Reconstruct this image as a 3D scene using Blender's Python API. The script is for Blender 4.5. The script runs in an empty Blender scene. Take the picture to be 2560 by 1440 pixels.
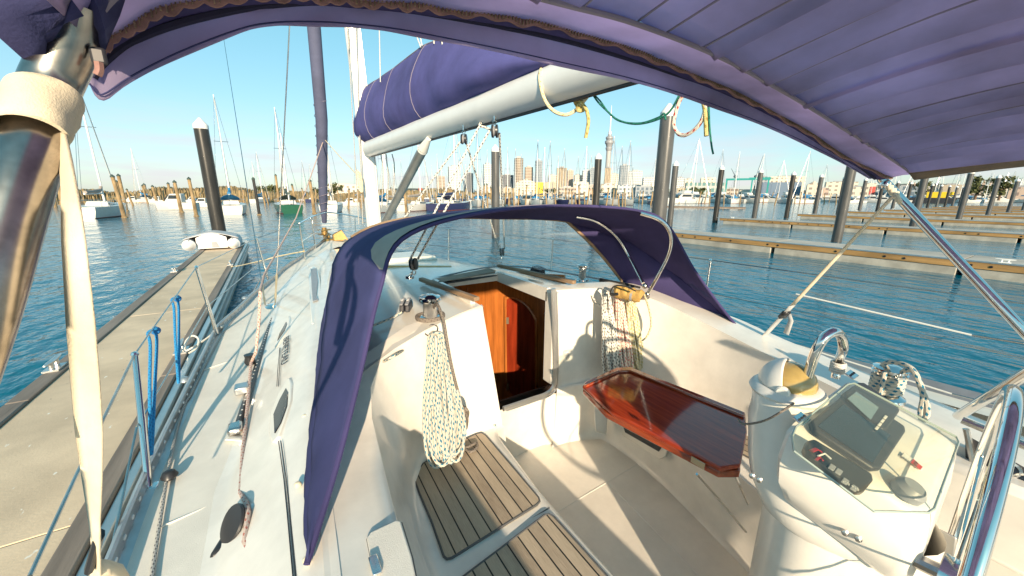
import bpy, bmesh, math, random
from mathutils import Vector, Matrix
random.seed(7)
scene = bpy.context.scene
COL = scene.collection
R = math.radians
# ------------------------------------------------------------------ camera
F, CX, CY, PITCH, YAW, ROLL, CAMH = 950., 1280., 720., R(13.78), R(32.4), R(0.35), 2.4
def ray(px, py):
    x = px-CX; y = CY-py
    c, s = math.cos(ROLL), math.sin(ROLL); x, y = c*x-s*y, s*x+c*y
    f = F*math.cos(PITCH)+y*math.sin(PITCH); z = -F*math.sin(PITCH)+y*math.cos(PITCH)
    cy, sy = math.cos(YAW), math.sin(YAW)
    return Vector((x*cy+f*sy, -x*sy+f*cy, z))
O = Vector((0, 0, CAMH))
def PZ(px, py, z): d = ray(px, py); return O+d*((z-CAMH)/d.z)
def PX(px, py, x): d = ray(px, py); return O+d*(x/d.x)
def PY(px, py, y): d = ray(px, py); return O+d*(y/d.y)
def PD(px, py, D): d = ray(px, py); return O+d*(D/math.hypot(d.x, d.y))
cam = bpy.data.cameras.new('camera'); camo = bpy.data.objects.new('camera', cam); COL.objects.link(camo)
fw = ray(CX, CY).normalized(); r1 = (ray(CX+1, CY)-ray(CX, CY)).normalized(); u1 = r1.cross(fw)
m = Matrix((r1, u1, -fw)).transposed().to_4x4(); m.translation = O
camo.matrix_world = m
cam.sensor_width = 36; cam.lens = F/2560*36; cam.clip_start = .02; cam.clip_end = 9000
scene.camera = camo
# ------------------------------------------------------------------ light
SUN_EL, SUN_TRAVEL = R(17.5), R(20)      # sun stands astern, a little to port; travel azimuth from +Y towards +X
w = bpy.data.worlds.new('World'); scene.world = w; w.use_nodes = True
nt = w.node_tree; bg = nt.nodes['Background']
sky = nt.nodes.new('ShaderNodeTexSky'); sky.sky_type = 'NISHITA'; sky.sun_disc = False
sky.sun_elevation = SUN_EL; sky.sun_rotation = SUN_TRAVEL+math.pi
sky.air_density = 1.0; sky.dust_density = .6; sky.ozone_density = 1.6
tc = nt.nodes.new('ShaderNodeTexCoord')
mp = nt.nodes.new('ShaderNodeMapping'); mp.inputs['Scale'].default_value = (1.6, 1.6, 11)
ns = nt.nodes.new('ShaderNodeTexNoise'); ns.inputs['Scale'].default_value = 2.6; ns.inputs['Detail'].default_value = 7; ns.inputs['Roughness'].default_value = .55
cr = nt.nodes.new('ShaderNodeValToRGB'); cr.color_ramp.elements[0].position = .38; cr.color_ramp.elements[1].position = .66
sx = nt.nodes.new('ShaderNodeSeparateXYZ')
band = nt.nodes.new('ShaderNodeMapRange'); band.inputs['From Min'].default_value = .20; band.inputs['From Max'].default_value = .03; band.interpolation_type = 'SMOOTHSTEP'
mul = nt.nodes.new('ShaderNodeMath'); mul.operation = 'MULTIPLY'
mul2 = nt.nodes.new('ShaderNodeMath'); mul2.operation = 'MULTIPLY'; mul2.inputs[1].default_value = .8
tint = nt.nodes.new('ShaderNodeMix'); tint.data_type = 'RGBA'; tint.blend_type = 'MULTIPLY'; tint.inputs['Factor'].default_value = 1
tint.inputs['B'].default_value = (1.02, 1.12, 1.06, 1)
cmix = nt.nodes.new('ShaderNodeMix'); cmix.data_type = 'RGBA'; cmix.inputs['B'].default_value = (2.45, 2.35, 2.5, 1)
L = nt.links.new
zr_ = nt.nodes.new('ShaderNodeValToRGB'); e_ = zr_.color_ramp.elements; e_[0].position = 0; e_[0].color = (.80, .92, .98, 1); e_[1].position = .45; e_[1].color = (.50, 1.0, .97, 1); L(tint.outputs['Result'], cmix.inputs['A']); L(mul2.outputs[0], cmix.inputs['Factor'])
L(tc.outputs['Generated'], mp.inputs['Vector']); L(mp.outputs[0], ns.inputs['Vector']); L(ns.outputs['Fac'], cr.inputs[0])
L(tc.outputs['Generated'], sx.inputs[0]); L(sx.outputs['Z'], band.inputs['Value']); L(sx.outputs['Z'], zr_.inputs[0]); L(zr_.outputs[0], tint.inputs['B'])
L(cr.outputs[0], mul.inputs[0]); L(band.outputs[0], mul.inputs[1]); L(mul.outputs[0], mul2.inputs[0])
gm = nt.nodes.new('ShaderNodeGamma'); gm.inputs[1].default_value = .62
L(sky.outputs[0], gm.inputs[0]); L(gm.outputs[0], tint.inputs['A'])
L(cmix.outputs['Result'], bg.inputs['Color']); bg.inputs['Strength'].default_value = .15
sl = bpy.data.lights.new('sun', 'SUN'); sl.energy = 3.4; sl.angle = R(.8); sl.color = (1, .80, .57)
so = bpy.data.objects.new('sun', sl); COL.objects.link(so)
sd = Vector((math.sin(SUN_TRAVEL)*math.cos(SUN_EL), math.cos(SUN_TRAVEL)*math.cos(SUN_EL), -math.sin(SUN_EL)))
so.rotation_euler = sd.to_track_quat('-Z', 'Y').to_euler()
scene.view_settings.view_transform = 'Standard'; scene.view_settings.look = 'None'
scene.view_settings.exposure = 1.2; scene.view_settings.gamma = 1
scene.render.engine = 'CYCLES'
scene.cycles.max_bounces = 8; scene.cycles.transparent_max_bounces = 12
# ------------------------------------------------------------------ materials
def nodes(mt):
    mt.use_nodes = True; t = mt.node_tree; return t, t.nodes['Principled BSDF']
def mat(name, col, rough=.5, metal=0., var=.08, vscale=6., bump=0., bdist=.01, bscale=60., coat=0., col2=None, stretch=(1, 1, 1), spec=.5, translucent=0.):
    mt = bpy.data.materials.new(name); t, b = nodes(mt)
    b.inputs['Roughness'].default_value = rough; b.inputs['Metallic'].default_value = metal
    b.inputs['Coat Weight'].default_value = coat; b.inputs['Specular IOR Level'].default_value = spec
    c = t.nodes.new('ShaderNodeTexCoord'); mpn = t.nodes.new('ShaderNodeMapping'); mpn.inputs['Scale'].default_value = stretch
    t.links.new(c.outputs['Object'], mpn.inputs['Vector'])
    n = t.nodes.new('ShaderNodeTexNoise'); n.inputs['Scale'].default_value = vscale; n.inputs['Detail'].default_value = 6; n.inputs['Roughness'].default_value = .6
    t.links.new(mpn.outputs[0], n.inputs['Vector'])
    mx = t.nodes.new('ShaderNodeMix'); mx.data_type = 'RGBA'
    a = Vector(col); 
    if col2 is None: lo = a*(1-var*1.6); hi = a*(1+var)
    else: lo = a; hi = Vector(col2)
    mx.inputs['A'].default_value = (*lo, 1); mx.inputs['B'].default_value = (*hi, 1)
    rp = t.nodes.new('ShaderNodeMapRange'); rp.inputs['From Min'].default_value = .32; rp.inputs['From Max'].default_value = .68
    t.links.new(n.outputs['Fac'], rp.inputs['Value']); t.links.new(rp.outputs[0], mx.inputs['Factor'])
    t.links.new(mx.outputs['Result'], b.inputs['Base Color'])
    if bump:
        n2 = t.nodes.new('ShaderNodeTexNoise'); n2.inputs['Scale'].default_value = bscale; n2.inputs['Detail'].default_value = 4
        bp = t.nodes.new('ShaderNodeBump'); bp.inputs['Strength'].default_value = bump; bp.inputs['Distance'].default_value = bdist
        t.links.new(mpn.outputs[0], n2.inputs['Vector']); t.links.new(n2.outputs['Fac'], bp.inputs['Height']); t.links.new(bp.outputs[0], b.inputs['Normal'])
    if translucent:
        tr = t.nodes.new('ShaderNodeBsdfTranslucent'); tm_ = t.nodes.new('ShaderNodeMix'); tm_.data_type = 'RGBA'; tm_.blend_type = 'MULTIPLY'; tm_.inputs['Factor'].default_value = 1; tm_.inputs['B'].default_value = (1.5, 1.5, 1.5, 1); ms = t.nodes.new('ShaderNodeMixShader'); ms.inputs[0].default_value = translucent
        t.links.new(mx.outputs['Result'], tm_.inputs['A']); t.links.new(tm_.outputs['Result'], tr.inputs['Color']); out = t.nodes['Material Output']
        t.links.new(b.outputs[0], ms.inputs[1]); t.links.new(tr.outputs[0], ms.inputs[2]); t.links.new(ms.outputs[0], out.inputs[0])
    return mt
M = {}
M['gel'] = mat('white gelcoat', (.80, .76, .69), .25, var=.07, vscale=5, coat=.3, bump=.02, bscale=8)
M['gelw'] = mat('bright gelcoat', (.83, .79, .71), .22, var=.04, vscale=5, coat=.3)
M['deck'] = mat('non skid deck', (.80, .75, .665), .55, var=.06, vscale=5, bump=.25, bscale=420)
M['steel'] = mat('polished steel', (.78, .77, .75), .07, 1, var=.03, vscale=20, bump=.015, bscale=30)
M['steeld'] = mat('weathered steel', (.55, .53, .5), .25, 1, var=.15, vscale=14)
M['alu'] = mat('anodised aluminium', (.62, .62, .61), .34, .85, var=.05)
M['alud'] = mat('grey aluminium', (.36, .35, .33), .4, .7, var=.1)
M['mastm'] = mat('white mast paint', (.78, .77, .75), .3, .1, var=.03)
M['boom'] = mat('white boom paint', (.78, .79, .78), .3, .0, var=.03)
M['black'] = mat('black plastic', (.025, .025, .028), .35, var=.15)
M['rubber'] = mat('black rubber', (.02, .02, .02), .6, var=.2)
M['navy'] = mat('navy canvas', (.060, .066, .175), .85, var=.16, vscale=2.2, bdist=.0025, bump=.25, bscale=260, translucent=.18, spec=.2)
M['purple'] = mat('light violet canvas', (.405, .35, .49), .88, var=.19, vscale=2.5, bdist=.0025, bump=.3, bscale=300, translucent=.6, spec=.15)  # lighter violet than the hood lining, partly translucent
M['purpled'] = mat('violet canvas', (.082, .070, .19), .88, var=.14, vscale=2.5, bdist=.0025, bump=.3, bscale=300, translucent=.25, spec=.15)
M['headsail'] = mat('slate sailcloth strip', (.085, .095, .165), .8, var=.12, vscale=3)
M['groove_shade'] = mat('groove shade navy', (.02, .018, .05), .9)
M['towerg'] = mat('grey tower concrete', (.40, .40, .40), .6)
M['trim'] = mat('grey chafe canvas', (.33, .29, .26), .9, var=.08, bump=.2, bscale=300)
M['cover'] = mat('sail cover canvas', (.095, .093, .27), .8, var=.15, vscale=3, bdist=.0025, bump=.25, bscale=240, spec=.2)
M['piping'] = mat('pale piping', (.25, .22, .28), .8)
M['zip'] = mat('brass zip teeth', (.30, .22, .13), .45, .3, var=.4, vscale=160)
M['ziptape'] = mat('zip tape', (.30, .17, .15), .9, var=.2, vscale=40)
M['web'] = mat('cream webbing', (.72, .63, .47), .9, var=.14, vscale=7, bdist=.0025, bump=.3, bscale=500)
M['webg'] = mat('grey webbing', (.42, .43, .43), .85, var=.1)
M['teaktrim'] = mat('weathered teak trim', (.30, .20, .12), .6, var=.25, vscale=10, stretch=(1, .15, 1), bump=.2)
M['teakd'] = mat('old teak', (.16, .10, .06), .6, var=.3, vscale=14)
M['interior'] = mat('varnished honey wood', (.44, .14, .03), .22, var=.22, vscale=9, stretch=(3, 3, .25), coat=.5)
M['interiord'] = mat('varnished red door', (.24, .03, .01), .2, var=.25, vscale=9, stretch=(3, 3, .25), coat=.5)
M['interiorl'] = mat('golden wood liner', (.66, .38, .10), .25, var=.15, vscale=6, stretch=(2, 2, .3), coat=.5)
M['cream'] = mat('cream lining', (.62, .50, .34), .6)
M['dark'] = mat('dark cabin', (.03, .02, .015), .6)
M['compass'] = mat('yellowed compass dome', (.42, .30, .10), .12, var=.12, vscale=12, coat=.8)
M['plast'] = mat('white plastic', (.78, .76, .70), .35, var=.04)
M['greyp'] = mat('grey plastic', (.30, .31, .33), .4)
M['dgreyp'] = mat('dark grey plastic', (.032, .034, .042), .45)
M['screen'] = mat('unlit screen', (.012, .025, .045), .15, var=.3, vscale=12)
M['screen2'] = mat('grey display glass', (.22, .30, .33), .1, coat=.6)
M['red'] = mat('red mark', (.55, .03, .04), .4)
M['white'] = mat('white mark', (.8, .8, .78), .5)
M['brass'] = mat('brass', (.65, .55, .38), .3, .8)
M['yellowbag'] = mat('yellow pouch fabric', (.50, .31, .09), .8, var=.2, vscale=18, bump=.4, bscale=50)
M['dinghy'] = mat('pale grey inflatable fabric', (.55, .54, .55), .6, var=.05, bump=.2, bscale=8)
M['dinghyw'] = mat('white transom board', (.76, .75, .73), .4)
M['pile'] = mat('black pile sleeve', (.030, .028, .026), .28, var=.3, vscale=3, stretch=(2, 2, .3), bump=.12, bscale=12)
M['pileg'] = mat('grey pile sleeve', (.085, .085, .085), .3, var=.25, vscale=3, stretch=(2, 2, .3), bump=.12, bscale=12)
M['cap'] = mat('white pile cap', (.8, .79, .77), .45, var=.04)
M['float'] = mat('concrete pontoon side', (.44, .41, .35), .85, var=.2, vscale=1.5, bump=.2, bscale=12)
M['whaler'] = mat('golden timber waler', (.44, .25, .09), .7, var=.25, vscale=3, stretch=(1, .2, 2), bump=.2, bscale=30)
M['walerg'] = mat('greyed timber edge', (.24, .20, .17), .75, var=.25, vscale=3, stretch=(2, .15, 2), bump=.2, bscale=30)
M['timberpost'] = mat('weathered timber post', (.33, .23, .12), .85, var=.35, vscale=2.2, stretch=(1, 1, .4), bump=.3, bscale=10)
M['leafcap'] = mat('dark post cap', (.05, .08, .07), .7)
M['hullw'] = mat('white hull', (.62, .61, .58), .25, var=.04)
M['hullg'] = mat('green hull', (.01, .09, .05), .25)
M['hulln'] = mat('navy hull', (.03, .035, .10), .25)
M['glassd'] = mat('dark boat window', (.03, .035, .04), .08)
M['blue'] = mat('bright blue cover', (.02, .20, .42), .7)
M['antifoul'] = mat('red antifouling', (.22, .05, .03), .7)
M['rock'] = mat('breakwater rock', (.20, .145, .075), .9, var=.5, vscale=.5, bump=.8, bscale=1.2, col2=(.40, .29, .14))
M['hill'] = mat('far hillside', (.05, .07, .045), .9, var=.5, vscale=.05, col2=(.16, .12, .09))
M['groundm'] = mat('waterfront ground', (.22, .20, .17), .9, var=.2, vscale=.05)
M['bush'] = mat('tree foliage', (.05, .07, .02), .8, var=.5, vscale=1.5, col2=(.10, .10, .03))
M['teal'] = mat('teal painted steel', (.02, .30, .28), .5)
M['craneb'] = mat('blue grey crane steel', (.12, .16, .20), .6)
M['yell'] = mat('yellow paint', (.75, .52, .02), .6)
M['redw'] = mat('red painted wall', (.55, .08, .06), .6)
M['windlass'] = mat('bronze anchor gear', (.35, .22, .08), .35, .6)
M['gasket'] = mat('grey sealant', (.10, .10, .10), .7)
M['rail'] = mat('toe rail aluminium', (.50, .50, .50), .3, .8, var=.1)
M['ropedark'] = mat('grey braided line', (.20, .17, .14), .85, bump=.5, bscale=200)

def rope_mat(name, base, fleck, f2=None, dens=30, cover=.36):
    mt = bpy.data.materials.new(name); t, b = nodes(mt); b.inputs['Roughness'].default_value = .85
    uv = t.nodes.new('ShaderNodeUVMap'); s = t.nodes.new('ShaderNodeSeparateXYZ'); t.links.new(uv.outputs[0], s.inputs[0])
    def mth(op, a, bb=None):
        n = t.nodes.new('ShaderNodeMath'); n.operation = op
        for i, v in enumerate((a, bb)):
            if v is None: continue
            if isinstance(v, (int, float)): n.inputs[i].default_value = v
            else: t.links.new(v, n.inputs[i])
        return n.outputs[0]
    u, v = s.outputs[0], s.outputs[1]
    a1 = mth('FRACT', mth('ADD', mth('MULTIPLY', v, dens), mth('MULTIPLY', u, 2)))
    a2 = mth('FRACT', mth('ADD', mth('MULTIPLY', v, dens*.5), mth('MULTIPLY', u, -3)))
    f = mth('MULTIPLY', mth('LESS_THAN', a1, cover*1.25), mth('LESS_THAN', a2, .5))
    mx = t.nodes.new('ShaderNodeMix'); mx.data_type = 'RGBA'; mx.inputs['A'].default_value = (*base, 1); mx.inputs['B'].default_value = (*fleck, 1)
    t.links.new(f, mx.inputs['Factor'])
    res = mx.outputs['Result']
    if f2:
        a3 = mth('LESS_THAN', mth('FRACT', mth('ADD', mth('MULTIPLY', v, dens*.5), mth('ADD', mth('MULTIPLY', u, 3), .4))), .17)
        m2 = t.nodes.new('ShaderNodeMix'); m2.data_type = 'RGBA'; m2.inputs['B'].default_value = (*f2, 1)
        t.links.new(res, m2.inputs['A']); t.links.new(a3, m2.inputs['Factor']); res = m2.outputs['Result']
    t.links.new(res, b.inputs['Base Color'])
    h = mth('ADD', mth('PINGPONG', mth('ADD', mth('MULTIPLY', v, dens*5), mth('MULTIPLY', u, 6)), .5), mth('PINGPONG', mth('ADD', mth('MULTIPLY', v, dens*5), mth('MULTIPLY', u, -6)), .5))
    bp = t.nodes.new('ShaderNodeBump'); bp.inputs['Strength'].default_value = .6; bp.inputs['Distance'].default_value = .002
    t.links.new(h, bp.inputs['Height']); t.links.new(bp.outputs[0], b.inputs['Normal'])
    return mt
M['rope_teal'] = rope_mat('cream rope with teal flecks', (.58, .54, .45), (.01, .17, .28))
M['rope_black'] = rope_mat('white rope with black flecks', (.70, .68, .62), (.03, .03, .04))
M['rope_red'] = rope_mat('white rope with red flecks', (.70, .62, .52), (.50, .05, .05), cover=.3)
M['rope_yel'] = rope_mat('cream rope with yellow flecks', (.60, .56, .42), (.42, .36, .10), cover=.4)
M['rope_cream'] = rope_mat('cream rope', (.72, .62, .42), (.55, .36, .10), cover=.15)
M['rope_gold'] = rope_mat('golden knotted rope', (.60, .48, .20), (.35, .25, .06), cover=.3)
M['rope_green'] = rope_mat('green line', (.02, .20, .14), (.01, .08, .07))
M['rope_blue'] = rope_mat('bright blue rope', (.02, .26, .55), (.01, .14, .38), dens=60)
M['rope_grey'] = rope_mat('speckled grey line', (.52, .50, .46), (.12, .12, .13), dens=60, cover=.4)
M['rope_brown'] = rope_mat('taupe line', (.22, .19, .16), (.12, .10, .09), dens=60)
M['rope_pink'] = rope_mat('faded pink line', (.58, .46, .40), (.42, .15, .12), dens=40, cover=.3)
M['rope_white'] = rope_mat('white mooring rope', (.72, .70, .64), (.55, .52, .46), dens=40)

def teak_planks():
    mt = bpy.data.materials.new('laid teak with black caulking'); t, b = nodes(mt); b.inputs['Roughness'].default_value = .62
    uv = t.nodes.new('ShaderNodeUVMap'); s = t.nodes.new('ShaderNodeSeparateXYZ'); t.links.new(uv.outputs[0], s.inputs[0])
    def mth(op, a, bb=None):
        n = t.nodes.new('ShaderNodeMath'); n.operation = op
        for i, v in enumerate((a, bb)):
            if v is None: continue
            if isinstance(v, (int, float)): n.inputs[i].default_value = v
            else: t.links.new(v, n.inputs[i])
        return n.outputs[0]
    fr = mth('FRACT', s.outputs[0]); seam = mth('LESS_THAN', mth('ABSOLUTE', mth('SUBTRACT', fr, .5)), .055)
    fl = mth('FLOOR', mth('ADD', s.outputs[0], .5))
    wn = t.nodes.new('ShaderNodeTexWhiteNoise'); wn.noise_dimensions = '1D'; t.links.new(fl, wn.inputs['W'])
    mp2 = t.nodes.new('ShaderNodeMapping'); mp2.inputs['Scale'].default_value = (10, 1.4, 1); t.links.new(uv.outputs[0], mp2.inputs[0])
    n = t.nodes.new('ShaderNodeTexNoise'); n.inputs['Scale'].default_value = 3; n.inputs['Detail'].default_value = 9; n.inputs['Roughness'].default_value = .7; t.links.new(mp2.outputs[0], n.inputs['Vector'])
    n3 = t.nodes.new('ShaderNodeTexNoise'); n3.inputs['Scale'].default_value = .9; n3.inputs['Detail'].default_value = 3; t.links.new(uv.outputs[0], n3.inputs['Vector'])
    fac = mth('ADD', mth('MULTIPLY', n.outputs['Fac'], .9), mth('ADD', mth('MULTIPLY', wn.outputs['Value'], .25), mth('MULTIPLY', n3.outputs['Fac'], .35)))
    cr = t.nodes.new('ShaderNodeValToRGB'); e = cr.color_ramp.elements
    e[0].position = .42; e[0].color = (.18, .13, .09, 1); e[1].position = .98; e[1].color = (.56, .455, .33, 1)
    x = e.new(.68); x.color = (.39, .31, .225, 1)
    t.links.new(fac, cr.inputs[0])
    mx = t.nodes.new('ShaderNodeMix'); mx.data_type = 'RGBA'; mx.inputs['B'].default_value = (.012, .012, .012, 1)
    t.links.new(cr.outputs[0], mx.inputs['A']); t.links.new(seam, mx.inputs['Factor']); t.links.new(mx.outputs['Result'], b.inputs['Base Color'])
    bp = t.nodes.new('ShaderNodeBump'); bp.inputs['Strength'].default_value = .5; bp.inputs['Distance'].default_value = .003
    t.links.new(mth('SUBTRACT', n.outputs['Fac'], mth('MULTIPLY', seam, 1.5)), bp.inputs['Height']); t.links.new(bp.outputs[0], b.inputs['Normal'])
    return mt
M['teak'] = teak_planks()
def table_mat():
    mt = mat('red varnished mahogany', (.24, .022, .007), .12, var=.3, vscale=6, stretch=(1, 1, 1), coat=.6, col2=(.48, .06, .015))
    t = mt.node_tree; mp_ = [n for n in t.nodes if n.type == 'MAPPING'][0]; mp_.inputs['Rotation'].default_value = (0, 0, R(-3)); mp_.inputs['Scale'].default_value = (9, .7, 9)
    return mt
M['mahog'] = table_mat()
def edge_gloss(t):
    lw = t.nodes.new('ShaderNodeLayerWeight'); lw.inputs[0].default_value = .5
    p = t.nodes.new('ShaderNodeMath'); p.operation = 'POWER'; p.inputs[1].default_value = 4; q = t.nodes.new('ShaderNodeMath'); q.operation = 'MULTIPLY_ADD'; q.inputs[1].default_value = .4; q.inputs[2].default_value = .02
    t.links.new(lw.outputs['Facing'], p.inputs[0]); t.links.new(p.outputs[0], q.inputs[0]); return q
def vinyl():
    mt = bpy.data.materials.new('clear vinyl'); mt.use_nodes = True; t = mt.node_tree; b = t.nodes['Principled BSDF']
    b.inputs['Base Color'].default_value = (.55, .60, .62, 1); b.inputs['Roughness'].default_value = .6
    tr = t.nodes.new('ShaderNodeBsdfTransparent'); tr.inputs[0].default_value = (.93, .96, .97, 1)
    gl = t.nodes.new('ShaderNodeBsdfGlossy'); gl.inputs['Roughness'].default_value = .06
    fr = edge_gloss(t)
    n = t.nodes.new('ShaderNodeTexNoise'); n.inputs['Scale'].default_value = 3.; n.inputs['Detail'].default_value = 8; c = t.nodes.new('ShaderNodeTexCoord'); t.links.new(c.outputs['Object'], n.inputs['Vector'])
    mr = t.nodes.new('ShaderNodeMapRange'); mr.inputs['From Min'].default_value = .35; mr.inputs['From Max'].default_value = .75; mr.inputs['To Min'].default_value = .05; mr.inputs['To Max'].default_value = .28; t.links.new(n.outputs['Fac'], mr.inputs['Value'])  # patchy diffuse haze of the vinyl, raised to stand in for reflected glare
    m1 = t.nodes.new('ShaderNodeMixShader'); m2 = t.nodes.new('ShaderNodeMixShader')
    t.links.new(mr.outputs[0], m1.inputs[0]); t.links.new(tr.outputs[0], m1.inputs[1]); t.links.new(b.outputs[0], m1.inputs[2])
    t.links.new(fr.outputs[0], m2.inputs[0]); t.links.new(m1.outputs[0], m2.inputs[1]); t.links.new(gl.outputs[0], m2.inputs[2])
    t.links.new(m2.outputs[0], t.nodes['Material Output'].inputs[0]); return mt
M['vinyl'] = vinyl()
def clearp():
    mt = bpy.data.materials.new('milky clear perspex'); mt.use_nodes = True; t = mt.node_tree; b = t.nodes['Principled BSDF']
    b.inputs['Base Color'].default_value = (.72, .72, .62, 1); b.inputs['Roughness'].default_value = .3
    tr = t.nodes.new('ShaderNodeBsdfTransparent'); tr.inputs[0].default_value = (.96, .96, .90, 1)
    gl = t.nodes.new('ShaderNodeBsdfGlossy'); gl.inputs['Roughness'].default_value = .03
    fr = edge_gloss(t)
    m1 = t.nodes.new('ShaderNodeMixShader'); m1.inputs[0].default_value = .04; m2 = t.nodes.new('ShaderNodeMixShader')  # thin creamy base mixed into the clear plastic
    t.links.new(tr.outputs[0], m1.inputs[1]); t.links.new(b.outputs[0], m1.inputs[2])
    t.links.new(fr.outputs[0], m2.inputs[0]); t.links.new(m1.outputs[0], m2.inputs[1]); t.links.new(gl.outputs[0], m2.inputs[2])
    t.links.new(m2.outputs[0], t.nodes['Material Output'].inputs[0]); return mt
M['perspex'] = clearp()
def concrete():
    mt = mat('speckled concrete deck', (.66, .52, .37), .85, var=.12, vscale=1.6, bump=.15, bscale=60)
    t = mt.node_tree; b = t.nodes['Principled BSDF']; mx = [n for n in t.nodes if n.type == 'MIX'][0]; c = [n for n in t.nodes if n.type == 'TEX_COORD'][0]
    mpg = t.nodes.new('ShaderNodeMapping'); mpg.inputs['Scale'].default_value = (1.6, .8, 1); mpg.inputs['Rotation'].default_value = (0, 0, .5); t.links.new(c.outputs['Object'], mpg.inputs[0])
    n0 = t.nodes.new('ShaderNodeTexNoise'); n0.inputs['Scale'].default_value = 14; t.links.new(mpg.outputs[0], n0.inputs['Vector'])
    ad = t.nodes.new('ShaderNodeMix'); ad.data_type = 'VECTOR'; ad.inputs['Factor'].default_value = .12; t.links.new(mpg.outputs[0], ad.inputs['A']); t.links.new(n0.outputs['Color'], ad.inputs['B'])
    prev = mx.outputs['Result']
    for sc, th, colr, seed in ((5.5, .10, (.78, .74, .66, 1), 0), (7, .06, (.09, .07, .05, 1), 5), (2.6, .05, (.8, .77, .70, 1), 9)):
        v = t.nodes.new('ShaderNodeTexVoronoi'); v.inputs['Scale'].default_value = sc
        mm = t.nodes.new('ShaderNodeMapping'); mm.inputs['Location'].default_value = (seed, seed, 0); t.links.new(ad.outputs['Result'] if 'Result' in ad.outputs else ad.outputs[1], mm.inputs[0]); t.links.new(mm.outputs[0], v.inputs['Vector'])
        l = t.nodes.new('ShaderNodeMapRange'); l.inputs['From Min'].default_value = th; l.inputs['From Max'].default_value = th*.6; t.links.new(v.outputs['Distance'], l.inputs['Value'])
        m3 = t.nodes.new('ShaderNodeMix'); m3.data_type = 'RGBA'; m3.inputs['B'].default_value = colr
        t.links.new(l.outputs[0], m3.inputs['Factor']); t.links.new(prev, m3.inputs['A']); prev = m3.outputs['Result']
    t.links.new(prev, b.inputs['Base Color']); return mt
M['concrete'] = concrete()
def water_mat():
    mt = bpy.data.materials.new('harbour water'); t, b = nodes(mt)
    b.inputs['Base Color'].default_value = (.001, .12, .19, 1); b.inputs['Roughness'].default_value = .06; b.inputs['IOR'].default_value = 1.33
    c = t.nodes.new('ShaderNodeTexCoord'); prev = None
    for sc, st, rot, d in ((.9, (1, .55, 1), .5, .13), (3.2, (1, .5, 1), .9, .06), (9, (1, .6, 1), .3, .014)):
        mm = t.nodes.new('ShaderNodeMapping'); mm.inputs['Scale'].default_value = st; mm.inputs['Rotation'].default_value = (0, 0, rot)
        n = t.nodes.new('ShaderNodeTexNoise'); n.inputs['Scale'].default_value = sc; n.inputs['Detail'].default_value = 3; n.inputs['Roughness'].default_value = .5
        bp = t.nodes.new('ShaderNodeBump'); bp.inputs['Strength'].default_value = 1; bp.inputs['Distance'].default_value = d
        t.links.new(c.outputs['Object'], mm.inputs[0]); t.links.new(mm.outputs[0], n.inputs['Vector']); t.links.new(n.outputs['Fac'], bp.inputs['Height'])
        if prev: t.links.new(prev, bp.inputs['Normal'])
        prev = bp.outputs[0]
    t.links.new(prev, b.inputs['Normal']); return mt
M['water'] = water_mat()
def facade(name, wall, win, sx_, sz_, wr=.55, hr=.5, rough=.6):
    """wall colour with rows of windows set by storey and bay"""
    mt = bpy.data.materials.new(name); t, b = nodes(mt); b.inputs['Roughness'].default_value = rough
    c = t.nodes.new('ShaderNodeTexCoord'); s = t.nodes.new('ShaderNodeSeparateXYZ'); t.links.new(c.outputs['Object'], s.inputs[0])
    def mth(op, a, bb=None):
        n = t.nodes.new('ShaderNodeMath'); n.operation = op
        for i, v in enumerate((a, bb)):
            if v is None: continue
            if isinstance(v, (int, float)): n.inputs[i].default_value = v
            else: t.links.new(v, n.inputs[i])
        return n.outputs[0]
    h = mth('ADD', s.outputs[0], mth('MULTIPLY', s.outputs[1], 1.0))
    a = mth('LESS_THAN', mth('FRACT', mth('DIVIDE', h, sx_)), wr); bb = mth('LESS_THAN', mth('FRACT', mth('DIVIDE', s.outputs[2], sz_)), hr)
    mx = t.nodes.new('ShaderNodeMix'); mx.data_type = 'RGBA'; mx.inputs['A'].default_value = (*wall, 1); mx.inputs['B'].default_value = (*win, 1)
    t.links.new(mth('MULTIPLY', a, bb), mx.inputs['Factor']); t.links.new(mx.outputs['Result'], b.inputs['Base Color']); return mt
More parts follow.
